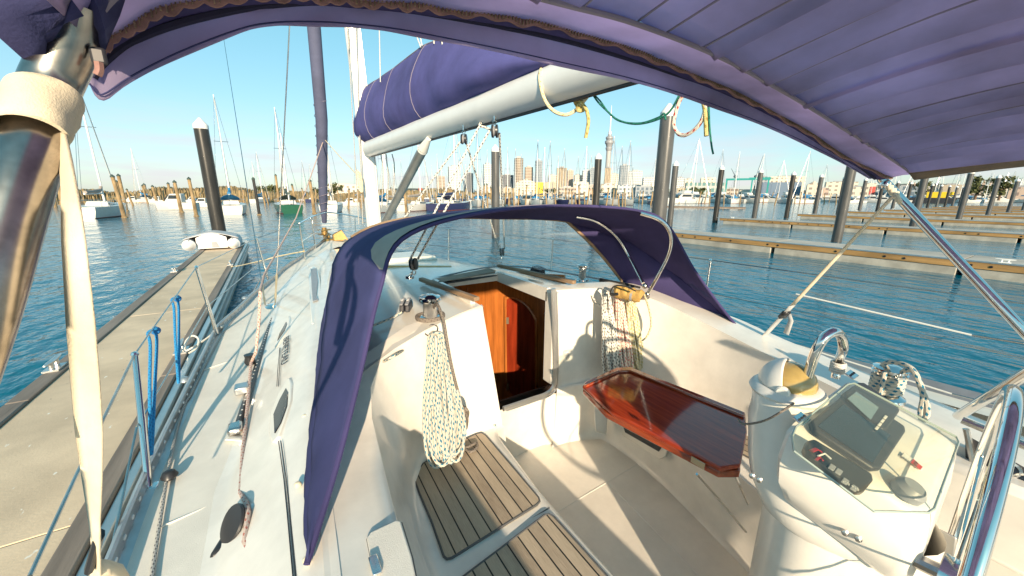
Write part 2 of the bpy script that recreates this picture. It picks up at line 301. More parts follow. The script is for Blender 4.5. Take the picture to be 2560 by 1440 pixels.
# ------------------------------------------------------------------ mesh helpers
class MB:
    def __init__(s): s.v = []; s.f = []; s.uv = []; s.split = None
    def add(s, vs, fs, uvs=None):
        o = len(s.v); s.v += [Vector(p) for p in vs]; s.f += [tuple(i+o for i in f) for f in fs]
        s.uv += uvs if uvs else [[(0, 0)]*len(f) for f in fs]; return s
    def grid(s, rows, closed=False, uvs=None, skip=()):
        n = len(rows[0]); vs = [p for r in rows for p in r]; fs = []; us = []
        for i in range(len(rows)-1):
            for j in range(n if closed else n-1):
                if (i, j) in skip: continue
                k = (j+1) % n; fs.append((i*n+j, i*n+k, (i+1)*n+k, (i+1)*n+j))
                if uvs: us.append([uvs(vs[q]) for q in fs[-1]])
        return s.add(vs, fs, us or None)
    def tube(s, pts, r, n=8, caps=True, closed=False, flat=1.0, up=None):
        pts = [Vector(p) for p in pts]; m = len(pts); rr = r if isinstance(r, (list, tuple)) else [r]*m
        T = [((pts[(i+1) % m] if (closed or i < m-1) else pts[i])-(pts[i-1] if (closed or i > 0) else pts[i])).normalized() for i in range(m)]
        N = (Vector(up) if up else (Vector((0, 0, 1)) if abs(T[0].z) < .9 else Vector((1, 0, 0)))); vs = []; ln = 0; lens = []
        for i in range(m):
            N = (N-T[i]*N.dot(T[i])); N = N.normalized() if N.length > 1e-6 else T[i].orthogonal().normalized()
            B = T[i].cross(N)
            if i: ln += (pts[i]-pts[i-1]).length
            lens.append(ln)
            for j in range(n):
                a = 2*math.pi*j/n; vs.append(pts[i]+(N*math.cos(a)*flat+B*math.sin(a))*rr[i])
        fs = []; us = []
        for i in range(m if closed else m-1):
            i2 = (i+1) % m
            for j in range(n):
                k = (j+1) % n; fs.append((i*n+j, i*n+k, i2*n+k, i2*n+j)); l2 = lens[i2] if i2 > i else ln+.01
                us.append([(j/n, lens[i]), ((j+1)/n, lens[i]), ((j+1)/n, l2), (j/n, l2)])
        if caps and not closed:
            fs.append(tuple(range(n))[::-1]); us.append([(0, 0)]*n); fs.append(tuple((m-1)*n+j for j in range(n))); us.append([(0, 0)]*n)
        return s.add(vs, fs, us)
    def box(s, lo, hi, mtx=None):
        x0, y0, z0 = lo; x1, y1, z1 = hi
        vs = [Vector(p) for p in ((x0, y0, z0), (x1, y0, z0), (x1, y1, z0), (x0, y1, z0), (x0, y0, z1), (x1, y0, z1), (x1, y1, z1), (x0, y1, z1))]
        if mtx: vs = [mtx @ p for p in vs]
        return s.add(vs, [(3, 2, 1, 0), (4, 5, 6, 7), (0, 1, 5, 4), (1, 2, 6, 5), (2, 3, 7, 6), (3, 0, 4, 7)])
    def hexa(s, bot, top):      # 4 bottom pts, 4 top pts
        return s.add(list(bot)+list(top), [(3, 2, 1, 0), (4, 5, 6, 7), (0, 1, 5, 4), (1, 2, 6, 5), (2, 3, 7, 6), (3, 0, 4, 7)])
    def prism(s, poly, ext):
        n = len(poly); poly = [Vector(p) for p in poly]; ext = Vector(ext)
        return s.add(poly+[p+ext for p in poly], [tuple(range(n))[::-1], tuple(range(n, 2*n))]+[(i, (i+1) % n, n+(i+1) % n, n+i) for i in range(n)])
    def lathe(s, prof, c=(0, 0, 0), n=20, axis=None, sx=1., sy=1.):
        """prof: (radius, height) pairs"""
        c = Vector(c); q = Vector((0, 0, 1)).rotation_difference(Vector(axis).normalized()) if axis else None; vs = []
        for r, z in prof:
            for j in range(n):
                a = 2*math.pi*j/n; p = Vector((r*math.cos(a)*sx, r*math.sin(a)*sy, z)); vs.append(c+(q @ p if q else p))
        fs = [(i*n+j, i*n+(j+1) % n, (i+1)*n+(j+1) % n, (i+1)*n+j) for i in range(len(prof)-1) for j in range(n)]
        if prof[0][0] > 1e-5: fs.append(tuple(range(n))[::-1])
        if prof[-1][0] > 1e-5: fs.append(tuple((len(prof)-1)*n+j for j in range(n)))
        return s.add(vs, fs)
    def ball(s, c, r, n=12, sc=(1, 1, 1)):
        c = Vector(c); rows = []
        for i in range(n//2+1):
            a = math.pi*i/(n//2); rows.append([c+Vector((math.sin(a)*math.cos(2*math.pi*j/n)*sc[0], math.sin(a)*math.sin(2*math.pi*j/n)*sc[1], -math.cos(a)*sc[2]))*r for j in range(n)])
        return s.grid(rows, True)
    def build(s, name, mt, parent=None, ang=35, bevel=0, solid=0, sub=0, seg=2, off=-1, mats=None):
        me = bpy.data.meshes.new(name); me.from_pydata([tuple(p) for p in s.v], [], s.f)
        ul = me.uv_layers.new(name='UVMap'); k = 0; flat = [c for f in s.uv for c in f]
        for i, c in enumerate(flat): ul.data[i].uv = c
        if s.split is not None: me.polygons.foreach_set('material_index', [0 if i < s.split else 1 for i in range(len(me.polygons))])
        me.validate(); me.update()
        bm = bmesh.new(); bm.from_mesh(me); bmesh.ops.remove_doubles(bm, verts=bm.verts, dist=1e-5)
        bmesh.ops.recalc_face_normals(bm, faces=bm.faces) if not solid else None
        bm.to_mesh(me); bm.free()
        me.materials.append(mt if not isinstance(mt, str) else M[mt])
        if mats: me.materials.append(M[mats])
        me.polygons.foreach_set('use_smooth', [True]*len(me.polygons)); me.set_sharp_from_angle(angle=R(ang))
        o = bpy.data.objects.new(name, me); COL.objects.link(o)
        if parent: o.parent = parent
        if solid: x = o.modifiers.new('solid', 'SOLIDIFY'); x.thickness = solid; x.offset = off
        if bevel: x = o.modifiers.new('bevel', 'BEVEL'); x.width = bevel; x.segments = seg; x.limit_method = 'ANGLE'; x.angle_limit = R(40)
        if sub: x = o.modifiers.new('sub', 'SUBSURF'); x.levels = sub; x.render_levels = sub
        return o
def spline(pts, n=8, closed=False):
    P = [Vector(p) for p in pts]; m = len(P); out = []
    for i in range(m if closed else m-1):
        a, b, c, d = (P[(i-1) % m] if closed or i > 0 else P[0]*2-P[1]), P[i], P[(i+1) % m], (P[(i+2) % m] if closed or i < m-2 else P[-1]*2-P[-2])
        for k in range(n):
            t = k/n; out.append(.5*((2*b)+(c-a)*t+(2*a-5*b+4*c-d)*t*t+(3*b-a-3*c+d)*t**3))
    if not closed: out.append(P[-1].copy())
    return out
def resample(pts, n):
    pts = [Vector(p) for p in pts]; d = [0]
    for i in range(1, len(pts)): d.append(d[-1]+(pts[i]-pts[i-1]).length)
    out = []; k = 0
    for i in range(n):
        t = d[-1]*i/(n-1)
        while k < len(pts)-2 and d[k+1] < t: k += 1
        out.append(pts[k].lerp(pts[k+1], (t-d[k])/max(1e-9, d[k+1]-d[k])))
    return out
def lerpf(tab, y):
    if y <= tab[0][0]: return tab[0][1]
    for (a, va), (b, vb) in zip(tab, tab[1:]):
        if y <= b:
            t = (y-a)/(b-a); t = t*t*(3-2*t)*.3+t*.7; return va+(vb-va)*t
    return tab[-1][1]
def thing(name, label, cat, loc=(0, 0, 0), rz=0, group=None):
    o = bpy.data.objects.new(name, None); COL.objects.link(o); o.location = loc; o.rotation_euler = (0, 0, rz)
    o['label'] = label; o['category'] = cat
    if group: o['group'] = group
    return o
def tag(o, label, cat, group=None):
    o['label'] = label; o['category'] = cat
    if group: o['group'] = group
    return o
def struct(o, kind='structure'): o['kind'] = kind; return o
def dup(root, loc, rz=0, label=None, group=None, scale=None):
    r = root.copy(); COL.objects.link(r); r.location = loc; r.rotation_euler = (0, 0, rz)
    if scale: r.scale = scale if isinstance(scale, tuple) else (scale,)*3
    if label: r['label'] = label
    if group: r['group'] = group
    for ch in list(root.children):
        c = ch.copy(); COL.objects.link(c); c.parent = r
        for g in ch.children:
            d = g.copy(); COL.objects.link(d); d.parent = c
    return r
M['glassedge'] = mat('perspex edge', (.35, .42, .38), .2, coat=.5)
M['mahog2'] = mat('orange varnished mahogany edge', (.36, .06, .014), .14, var=.3, vscale=5, stretch=(6, .6, 6), coat=1)
M['hemm'] = mat('worn brown hem', (.22, .15, .09), .7, var=.4, vscale=9, col2=(.10, .07, .05))
M['steelp'] = mat('pitted chrome tube', (.42, .38, .34), .26, 1, var=.15, vscale=60)
# ================================================================== WATER, SHORE, HILL
o = MB().add([(-3000, -1500, 0), (4000, -1500, 0), (4000, 5000, 0), (-3000, 5000, 0)], [(0, 1, 2, 3)]).build('water', 'water'); struct(o)
def sector(name, mt, p0, p1, d0, d1, z0, z1, npx, nd, prof, rough, seed=1):
    """uneven ridge of land between two distances, seen across a span of bearings"""
    rnd = random.Random(seed); rows = []
    for i in range(npx):
        px = p0+(p1-p0)*i/(npx-1); d = ray(px, 487); d = Vector((d.x, d.y, 0)).normalized(); row = []
        for j in range(nd):
            t = j/(nd-1); D = d0+(d1-d0)*t
            z = z0+(z1-z0)*prof(t, (px-p0)/(p1-p0))+(rnd.random()-.5)*rough*(1 if 0 < j < nd-1 else 0)
            row.append(d*(D+(rnd.random()-.5)*rough)+Vector((0, 0, z)))
        rows.append(row)
    return MB().grid(rows)
struct(sector('b', 0, -700, 1290, 128, 146, -.6, 4.3, 900, 9, lambda t, s: min(1, t*2.2, (1-t)*3+.3)*(.78+.14*math.sin(s*23)+.08*math.sin(s*71)), .7).build('breakwater', 'rock', ang=20))
struct(sector('g', 0, 760, 3300, 300, 2600, -.5, 1.5, 60, 5, lambda t, s: min(1, t*900), 0).build('waterfront_ground', 'groundm'))
struct(sector('h', 0, 1950, 3300, 900, 1500, 1, 62, 130, 14, lambda t, s: (math.sin(min(1, t*1.25)*math.pi/2))*min(1, s*3.2)*(.7+.3*math.sin(s*9+1)), 3, 4).build('hillside', 'hill'))
struct(sector('h', 0, 900, 2300, 1500, 2400, 1, 34, 110, 8, lambda t, s: math.sin(min(1, t*1.3)*math.pi/2)*(.65+.35*math.sin(s*11)), 3, 9).build('distant_hills', 'hill'))
# ================================================================== PILES
def pile_shape(mt, h=5.1, r=.23):
    t = thing('mooring_pile', '', 'pile')
    MB().lathe([(r, -2.5), (r, 0), (r*.99, 2), (r, h-.36)], n=28).build('sleeve', mt, t)
    MB().lathe([(r*1.03, h-.40), (r*1.04, h-.26), (r*.98, h-.24), (r*.18, h-.015), (0, h)], n=28).build('cap', 'cap', t)
    return t
pA = pile_shape('pile'); pB = pile_shape('pileg')
pA.location = (-1.69, 18.95, 0); pA['label'] = 'black pile with white cone cap standing behind the covered inflatable dinghy'; pA['category'] = 'pile'
GP = 'sleeved mooring piles in the marina berths'
pA['group'] = GP
pB.location = (11.1, 19.3, 0); pB['label'] = 'dark capped pile rising behind the sprayhood left of the round brown tower'; pB['group'] = GP
dup(pA, (18.85, 19.2, 0), 0, 'dark capped pile just left of the needle tower at the nearest pontoon tip', GP)
dup(pB, (10.6, 7.95, 0), 0, 'thick grey pile nearest behind the sprayhood, white cap beside the green hanging line', GP)
dup(pB, (27.9, 19.8, 0), 0, 'thin dark pile showing just to the right of the thick grey pile', GP)
dup(pB, (26., 8.05, 0), 0, 'thick grey pile rising from behind the nearest pontoon into the bimini corner', GP)
lab = {0: 'leftmost capped pile at the tip of the second pontoon, in dark water', 1: 'capped pile behind the second pontoon, second from its tip', 2: 'capped pile standing at the tip of the third pontoon', 3: 'capped pile behind the third pontoon, left of the bimini corner'}
for i, X in enumerate((35.0, 42.3, 49.8, 57.6, 65.4, 73.7, 82, 90, 98, 106, 114, 122, 130, 138, 146)):
    dup(pA if i % 2 == 0 else pB, (X, 19.4+.02*X, 0), i, lab.get(i, 'dark capped pile in the far row between pontoon tips under the bimini edge'), GP)
for i, X in enumerate((43, 59, 75, 91, 107)):
    dup(pB, (X, 8.7+.1*i, 0), i, ('thick pile between the second and third pontoon, right behind the chrome bow tube' if i == 0 else 'tall dark pile of the middle row seen under the bimini hem on the right'), GP)
# ================================================================== LEFT DOCK (the yacht lies beside it)
def cleat(name, parent, x, y, z, s=1., rz=0, mt='alu'):
    b = MB(); m_ = Matrix.Translation((x, y, z)) @ Matrix.Rotation(rz, 4, 'Z') @ Matrix.Scale(s, 4)
    b.box((-.05, -.09, 0), (.05, .09, .014), m_)
    for q in (-.05, .05): b.tube([m_ @ Vector((0, q, .01)), m_ @ Vector((0, q, .07))], .017*s, 10)
    b.tube([m_ @ Vector(p) for p in ((0, -.15, .078), (0, -.08, .074), (0, 0, .07), (0, .08, .074), (0, .15, .078))], [.008*s, .017*s, .019*s, .017*s, .008*s], 10)
    return b.build(name, mt, parent)
dk = thing('floating_dock', 'long concrete finger dock with timber edges beside the port side of the yacht', 'dock', (-1.7, 0, 0), R(-.7))
for k, (y0, y1) in enumerate(((-8, -2.3), (-2.29, 3.0), (3.01, 8.25), (8.26, 13.4), (13.41, 18.7))):
    MB().box((-.50, y0, .12), (.44, y1, .45)).build('deck_slab', 'concrete', dk, bevel=.006)
MB().box((-.66, -8, -.3), (-.50, 18.7, .1)).box((.5, -8, -.3), (.62, 18.7, .1)).box((-.5, -8, -.35), (.5, 18.7, -.3)).build('float', 'float', dk)
for x0, x1 in ((-.66, -.503), (.443, .58)):
    for y0, y1 in ((-8, -1.6), (-1.59, 5.2), (5.21, 11.9), (11.91, 18.72)): MB().box((x0, y0, .2), (x1, y1, .475)).build('edge_timber', 'walerg', dk, bevel=.012)
MB().box((.583, -8, .12), (.65, 18.75, .45)).build('side_rail', 'alu', dk, bevel=.01)
MB().box((.653, -8, .30), (.70, 18.75, .40)).build('rub_strip', 'alud', dk, bevel=.01)
for x, y in ((-.60, 6.05), (-.60, 12.45), (.51, 12.9), (.51, 5.95)): cleat('cleat', dk, x, y, .476, 1.3, mt='alu')
# white mooring rope on the near inner cleat
b = MB(); c0 = PZ(480, 868, .56); b.tube(spline([c0+Vector(q) for q in ((-.02, -.12, -.03), (.05, -.05, .0), (.06, .1, .06), (0, .15, .1), (-.06, .08, .06), (-.05, -.08, 0), (.02, -.12, .03), (.12, .0, .06))]+[PZ(545, 825, 1.22), PZ(556, 815, 1.255)], 8), .011, 8)
tag(b.build('mooring_rope', 'rope_white'), 'white mooring rope looped over the inner dock cleat beside the yacht', 'rope')
b = MB(); b.tube(spline([PZ(577, 667, .52), PZ(600, 664, .56), PX(640, 655, -.3), PX(700, 640, .1), PX(760, 628, .42)], 6), .011, 8)
tag(b.build('mooring_rope', 'rope_cream'), 'taut cream bow line running from the dock cleat to the yacht foredeck', 'rope')
# ================================================================== DINGHY on the dock end
dg = thing('inflatable_dinghy', 'upturned pale grey inflatable dinghy lying across the end of the dock', 'dinghy', (-1.76, 17.35, .47), 0)
for s in (-1, 1):
    MB().tube(spline([(s*.62, -.55, .2), (s*.66, 0, .2), (s*.62, .7, .22), (s*.4, 1.15, .26), (0, 1.35, .3)], 6), [.06]+[.17]*2+[.19]*21+[.19], 16).build('side_tube', 'dinghy', dg) if False else None
    pts = spline([(s*.62, -.62, .19), (s*.66, 0, .2), (s*.62, .7, .22), (s*.4, 1.15, .26), (0, 1.3, .3)], 6)
    MB().tube(pts, [.19]*len(pts), 16).build('side_tube', 'dinghy', dg)
    MB().lathe([(.19, 0), (.12, .10), (.05, .20), (0, .22)], (s*.62, -.62, .19), 16, (0, -1, 0)).build('tube_cone', 'dinghyw', dg)
    MB().tube(spline([(s*.6, -.5, .39), (s*.6, -.56, .42), (s*.6, -.66, .36), (s*.6, -.68, .26)], 4), .012, 6).build('grab_strap', 'greyp', dg)
MB().prism([(-.44, -.5, .04), (.44, -.5, .04), (.43, -.5, .42), (.2, -.5, .53), (0, -.5, .56), (-.2, -.5, .53), (-.43, -.5, .42)], (0, .06, 0)).build('transom', 'dinghyw', dg, bevel=.01)
MB().hexa([(-.02, -.515, .07), (.2, -.515, .07), (.2, -.503, .07), (-.02, -.503, .07)], [(-.0, -.515, .27), (.13, -.515, .27), (.13, -.503, .27), (0, -.503, .27)]).build('motor_pad', 'greyp', dg)
rows = []
for i in range(10):
    y = -.48+i*.2; q = max(0, 1-(max(0, y-.3)/1.15)**2)**.5; rows.append([(x*(.25+.75*q), y, .38+(.20-.28*abs(x)**1.4)*(.4+.6*q)+.01*math.sin(i*2.3+x*5)) for x in [-.78+1.56*j/14 for j in range(15)]])
MB().grid(rows).build('bottom_fabric', 'dinghy', dg, solid=.02)
# ================================================================== FAR PONTOONS
def pontoon(x, yt, yb, wdt, label, bolts=0, rz=0):
    t = thing('pontoon', label, 'pontoon', (x, yt, 0), rz, 'empty finger pontoons across the fairway'); Ln = yt-yb
    n = max(1, int(Ln/5.2))
    for k in range(n):
        a = -k*Ln/n-.02; b_ = -(k+1)*Ln/n+.02
        MB().box((.06, b_, .30), (wdt-.06, a, .5)).build('deck_slab', 'concrete2', t)
        MB().box((.03, b_+.05, -.3), (wdt-.03, a-.05, .27)).build('float', 'float', t, bevel=.02)
    MB().box((0, -Ln, .27), (.055, .25, .47)).build('waler', 'whaler', t, bevel=.01)
    MB().box((wdt-.055, -Ln, .27), (wdt, .25, .47)).build('waler', 'whaler', t, bevel=.01)
    MB().box((-.01, -Ln, .475), (.10, .55, .52)).build('edge_strip', 'alu', t)
    MB().box((-.03, -Ln*.42-.06, -.2), (-.003, -Ln*.42+.06, .26)).build('joint_guard', 'black', t)
    for yy in (-.8, -Ln*.35, -Ln*.75): cleat('cleat', t, .12, yy, .522, 1.3, mt='white')
    if bolts:
        for yy in [-.5, -1.9, -3.1, -3.6, -4.1, -4.7, -5.3, -5.9, -6.5, -7.2, -8, -9, -10.6, -11, -13, -14.4, -14.9, -16.4, -16.8, -18.5]:
            MB().lathe([(.022, 0), (.038, .004), (.038, .012), (.02, .016), (.02, .006), (0, .006)], (-.001, yy, .37), 10, (-1, 0, 0)).build('bolt', 'black', t)
    return t
M['concrete2'] = mat('pale concrete deck', (.46, .42, .37), .85, var=.12, vscale=1.2, bump=.1)
pontoon(18.25, 18.6, -30, 1.9, 'nearest empty finger pontoon across the water, bolt heads along its timber side', 1)
pontoon(34.4, 19.1, -30, 1.9, 'second empty finger pontoon, its tip left of the first small capped pile', 1)
pontoon(50.6, 19.4, -30, 1.9, 'third empty finger pontoon behind the second')
for i, X in enumerate((66.8, 83, 99, 115, 131, 147)): pontoon(X, 20+i*.3, -35, 2, 'distant empty finger pontoon in the rows beyond the third one')
MB()
# ================================================================== TIMBER POSTS
GT = 'weathered timber mooring posts in the far water'
def post(bx, by, tx, ty, wpx, label, mt='timberpost', capped=True):
    b0 = PZ(bx, by, 0); D = math.hypot(b0.x, b0.y); t0 = PD(tx, ty, D); dep = (b0-O).dot(fw); r = wpx*dep/950/2*.82
    b0 = b0-(t0-b0).normalized()*.6
    t = thing('mooring_post', label, 'post', b0, 0, GT)
    MB().tube([(0, 0, 0), (t0-b0)*.5+Vector((.02, 0, 0)), t0-b0], [r*1.1, r, r*.92], 10).build('shaft', mt, t)
    if capped: MB().lathe([(r*1.15, -.08), (r*1.1, .03), (0, .22*r/.16)], t0-b0, 10).build('cap', 'leafcap', t)
    if wpx > 6: MB().lathe([(r*1.5, .56), (r*1.6, .66), (r*1.2, .74)], (0, 0, 0), 10).build('collar', 'timberpost', t)
    return t
for a in ((311, 544.5, 280.6, 441, 10, 'leaning golden timber post in front of the large white sloop hull on the left'), (316, 528, 296, 439, 9, 'tallest leaning post behind the one by the white sloop, its top bare'),
          (302, 514, 291.7, 454, 7, 'short post between the two leaning posts at the white sloop'), (491, 541, 472, 447, 9, 'leaning post with white band left of the black pile'),
          (453.6, 531, 436, 455, 9, 'leaning golden post beside the small white day boat'), (429, 508, 420, 459, 7, 'post behind the small white day boat'),
          (138, 518, 126, 450, 9, 'grey leaning post seen beside the near webbing strap'), (152, 512, 145, 452, 7, 'far post peeping left of the webbing strap'),
          (786, 534, 774.5, 452, 9, 'rusty leaning post to the left of the furled headsail'), (697, 505, 689, 438, 6, 'tall thin post rising behind the green hulled yacht'),
          (369, 503, 360, 462, 8, 'post with broad head in the middle of the left post group'), (394, 514, 381, 466, 7, 'post leaning right of the middle of the left post group'),
          (573, 508, 573, 457, 5, 'thin post behind the blue covered boom, next to the black pile'), (1016, 531, 1011, 478, 8, 'timber post standing by the foot of the silver boom strut')):
    post(*a)
post(648.5, 538, 633, 447, 8, 'slim black capped pile between the white sloop and the green yacht', 'pile')
rnd = random.Random(3)
base_post = post(600, 512, 599, 474, 4.5, 'weathered timber mooring post in the far row off the breakwater')
def far_post(px, py, h, lab_):
    b0 = PZ(px, py, 0); dup(base_post, (b0.x, b0.y, -.4), rnd.random()*6, lab_, GT, (1, 1, h))
H0 = 1
for px in [335, 352, 372, 408, 440, 452, 505, 520, 610, 624, 660, 672, 708, 716, 742, 762, 790, 803, 826, 848, 868, 885, 898, 905, 925, 948, 962, 985, 1003, 1024, 1036, 1049, 1062, 1076]:
    far_post(px+rnd.uniform(-3, 3), rnd.uniform(505, 522), rnd.uniform(.75, 1.15), 'weathered timber mooring post in the far row off the breakwater')
for i in range(66):
    px = 1095+i*9.6+rnd.uniform(-4, 4)
    if 1650 < px < 1692: continue
    far_post(px, rnd.uniform(506, 519), rnd.uniform(.8, 1.3), 'weathered timber mooring post among the moored boats before the city')
for i in range(26):
    px = 1745+i*15+rnd.uniform(-5, 5); far_post(px, rnd.uniform(505, 513), rnd.uniform(.8, 1.25), 'weathered timber mooring post before the boatyard on the right')
# ================================================================== BOATS
def hull_mb(Lh, bm_, fb, n=14, transom=.72):
    rows = []
    for i in range(n):
        t = i/(n-1); y = -Lh/2+Lh*t
        hw = bm_/2*(transom+(1-transom)*math.sin(min(1, t/.45)*math.pi/2) if t < .45 else max(.02, 1-((t-.45)/.55)**2.1))
        z = fb*(1+.28*t*t); rows.append([(-hw, y, z), (-hw*.98, y, z*.6), (-hw*.86, y-.02*Lh*t, .05), (-hw*.45, y-.05*Lh*t, -.25), (hw*.45, y-.05*Lh*t, -.25), (hw*.86, y-.02*Lh*t, .05), (hw*.98, y, z*.6), (hw, y, z)])
    return rows
def sloop(name, label, mt='hullw', Lh=10.5, mast=13.5, cov='blue', group='moored sailing boats', dodger=True):
    t = thing(name, label, 'sailboat', (0, 0, 0), 0, group); bm_ = Lh*.31; fb = 1.05; rows = hull_mb(Lh, bm_, fb)
    b = MB().grid(rows); b.add(rows[0], [tuple(range(8))[::-1]]); b.build('hull', mt, t)
    MB().grid([[(r[0][0]*1.001, r[0][1], r[0][2]-.02), (0, r[0][1], r[0][2]+.06), (r[7][0], r[7][1], r[7][2]-.02)] for r in rows]).build('deck', 'hullw', t)
    MB().grid([[(r[2][0]*1.01, r[2][1], .14), (r[2][0]*1.005, r[2][1], .02)] for r in rows]).grid([[(r[5][0]*1.01, r[5][1], .14), (r[5][0]*1.005, r[5][1], .02)] for r in rows]).build('boot_stripe', 'antifoul', t)
    cw = bm_*.30
    MB().hexa([(-cw, -Lh*.12, fb), (cw, -Lh*.12, fb), (cw*.55, Lh*.24, fb), (-cw*.55, Lh*.24, fb)], [(-cw*.85, -Lh*.10, fb+.5), (cw*.85, -Lh*.10, fb+.5), (cw*.4, Lh*.19, fb+.34), (-cw*.4, Lh*.19, fb+.34)]).build('cabin', 'hullw', t, bevel=.08)
    b = MB()
    for s in (-1, 1): b.hexa([(s*cw*.97, -Lh*.09, fb+.16), (s*cw*.99, -Lh*.09, fb+.16), (s*cw*.66, Lh*.16, fb+.16), (s*cw*.64, Lh*.16, fb+.16)], [(s*cw*.92, -Lh*.09, fb+.36), (s*cw*.94, -Lh*.09, fb+.36), (s*cw*.60, Lh*.15, fb+.29), (s*cw*.58, Lh*.15, fb+.29)])
    b.build('cabin_window', 'glassd', t)
    MB().tube([(0, Lh*.08, fb), (0, Lh*.08, mast)], [.10, .06], 8).build('mast', 'mastm', t)
    MB().tube([(0, Lh*.07, fb+1.25), (0, -Lh*.32, fb+1.2)], .075, 8).build('boom', 'alu', t)
    MB().tube(spline([(0, Lh*.075, fb+1.9), (0, Lh*.03, fb+1.55), (0, -Lh*.1, fb+1.42), (0, -Lh*.3, fb+1.33)], 4), [.14]*5+[.2]*4+[.16]*4, 8).build('sail_cover', cov, t)
    b = MB(); r = .018
    for p in ((0, Lh*.49, fb*1.25), (0, -Lh*.49, fb), (-bm_*.47, 0, fb), (bm_*.47, 0, fb)): b.tube([p, (0, Lh*.08, mast-.1)], r, 4)
    b.tube([(-.7, Lh*.08, mast*.62), (.7, Lh*.08, mast*.62)], .03, 5); b.build('rigging', 'steeld', t)
    MB().tube([(0, Lh*.47, fb*1.3), (0, Lh*.10, mast*.93)], [.06, .03], 6).build('furled_sail', 'hullw', t)
    b = MB()
    for s in (-1, 1):
        for q in (-.45, -.3, -.1, .1, .28): b.tube([(s*bm_*.47*(1 if q < .1 else .75), Lh*q, fb), (s*bm_*.47*(1 if q < .1 else .75), Lh*q, fb+.6)], .014, 4)
        b.tube([(s*bm_*.40, -Lh*.48, fb+.6), (s*bm_*.47, 0, fb+.6), (s*bm_*.36, Lh*.28, fb+.62), (s*.1, Lh*.5, fb+.95)], .01, 4)
    b.tube([(-bm_*.4, -Lh*.48, fb+.6), (bm_*.4, -Lh*.48, fb+.6)], .02, 5); b.build('guard_rails', 'steel', t)
    if dodger:
        MB().grid([[(x, -Lh*.13+dy, fb+.45+hz*math.cos(x/cw*1.1)) for x in [-cw+2*cw*i/8 for i in range(9)]] for dy, hz in ((0, .75), (.5, .7), (1.0, .15))]).build('sprayhood', cov, t, solid=.02)
    return t
def place(t, px, py, rz, **k):
    p = PZ(px, py, 0)
    if k: return dup(t, (p.x, p.y, 0), rz, **k)
    t.location = (p.x, p.y, 0); t.rotation_euler = (0, 0, rz); return t
GS = 'sailing boats moored between the posts on the left'
s1 = sloop('sloop', 'large white sloop with red waterline beside the leaning timber posts', 'hullw', 9.8, 14, 'trim', GS, False); place(s1, 262, 541, R(-4))
s2 = sloop('sloop', 'white sloop with bright blue sail cover just right of the black pile', 'hullw', 10, 13.5, 'blue', GS); place(s2, 582, 533, R(2))
s3 = sloop('ketch', 'dark green hulled yacht moored stern on left of the furled headsail', 'hullg', 10.5, 13, 'leafcap', GS); place(s3, 722, 530, R(2))
MB().tube([(0, -2.6, 1), (0, -2.6, 9.5)], .07, 8).build('mizzen_mast', 'mastm', s3)
place(s1, 830, 529, 0, label='white sloop showing its stern just right of the furled headsail', group=GS, scale=.98); bpy.data.objects[-1] if False else None
x_ = [o for o in bpy.data.objects if o.get('label', '').startswith('white sloop showing')][0]; x_.rotation_euler = (0, 0, R(-12))
place(s2, 962, 529, R(-35), label='white sloop partly hidden behind the foot of the mast', group=GS, scale=.85)
place(s1, 1047, 526, R(-50), label='white sloop with raked bow seen between mast and mainsheet', group=GS, scale=.9)
s4 = sloop('sloop', 'navy hulled sloop behind the mainsheet falls', 'hulln', 10.5, 14, 'hulln', GS); place(s4, 1132, 525, R(-58))
place(s1, 975, 517, R(20), label='small white sloop farther off behind the mast foot', group=GS, scale=.8)
def motorboat(name, label, Lh=8, mt='hullw', group='moored motor boats', fly=False):
    t = thing(name, label, 'motorboat', (0, 0, 0), 0, group); rows = hull_mb(Lh, Lh*.33, 1.0, transom=.9)
    b = MB().grid(rows); b.add(rows[0], [tuple(range(8))[::-1]]); b.build('hull', mt, t)
    MB().grid([[(r[0][0], r[0][1], r[0][2]-.03), (0, r[0][1], r[0][2]), (r[7][0], r[7][1], r[7][2]-.03)] for r in rows]).build('deck', 'hullw', t)
    w_ = Lh*.12; MB().hexa([(-w_, -Lh*.2, 1), (w_, -Lh*.2, 1), (w_*.8, Lh*.25, 1), (-w_*.8, Lh*.25, 1)], [(-w_*.9, -Lh*.2, 2.3), (w_*.9, -Lh*.2, 2.3), (w_*.7, Lh*.08, 2.25), (-w_*.7, Lh*.08, 2.25)]).build('cabin', 'hullw', t, bevel=.12)
    b = MB()
    for s in (-1, 1): b.hexa([(s*w_*.99, -Lh*.17, 1.55), (s*w_*1.02, -Lh*.17, 1.55), (s*w_*.9, Lh*.12, 1.55), (s*w_*.87, Lh*.12, 1.55)], [(s*w_*.94, -Lh*.17, 2.05), (s*w_*.97, -Lh*.17, 2.05), (s*w_*.84, Lh*.08, 2.05), (s*w_*.81, Lh*.08, 2.05)])
    b.hexa([(-w_*.7, Lh*.215, 1.45), (w_*.7, Lh*.215, 1.45), (w_*.7, Lh*.24, 1.45), (-w_*.7, Lh*.24, 1.45)], [(-w_*.62, Lh*.10, 2.1), (w_*.62, Lh*.10, 2.1), (w_*.62, Lh*.12, 2.1), (-w_*.62, Lh*.12, 2.1)]); b.build('cabin_window', 'glassd', t)
    if fly: MB().hexa([(-w_*.8, -Lh*.18, 2.35), (w_*.8, -Lh*.18, 2.35), (w_*.6, Lh*.02, 2.35), (-w_*.6, Lh*.02, 2.35)], [(-w_*.8, -Lh*.2, 3.0), (w_*.8, -Lh*.2, 3.0), (w_*.6, -Lh*.02, 2.9), (-w_*.6, -Lh*.02, 2.9)]).build('flybridge', 'hullw', t, bevel=.08)
    MB().tube([(0, 0, 2.3), (0, -.1, 3.6)], .03, 5).build('aerial', 'steeld', t)
    return t
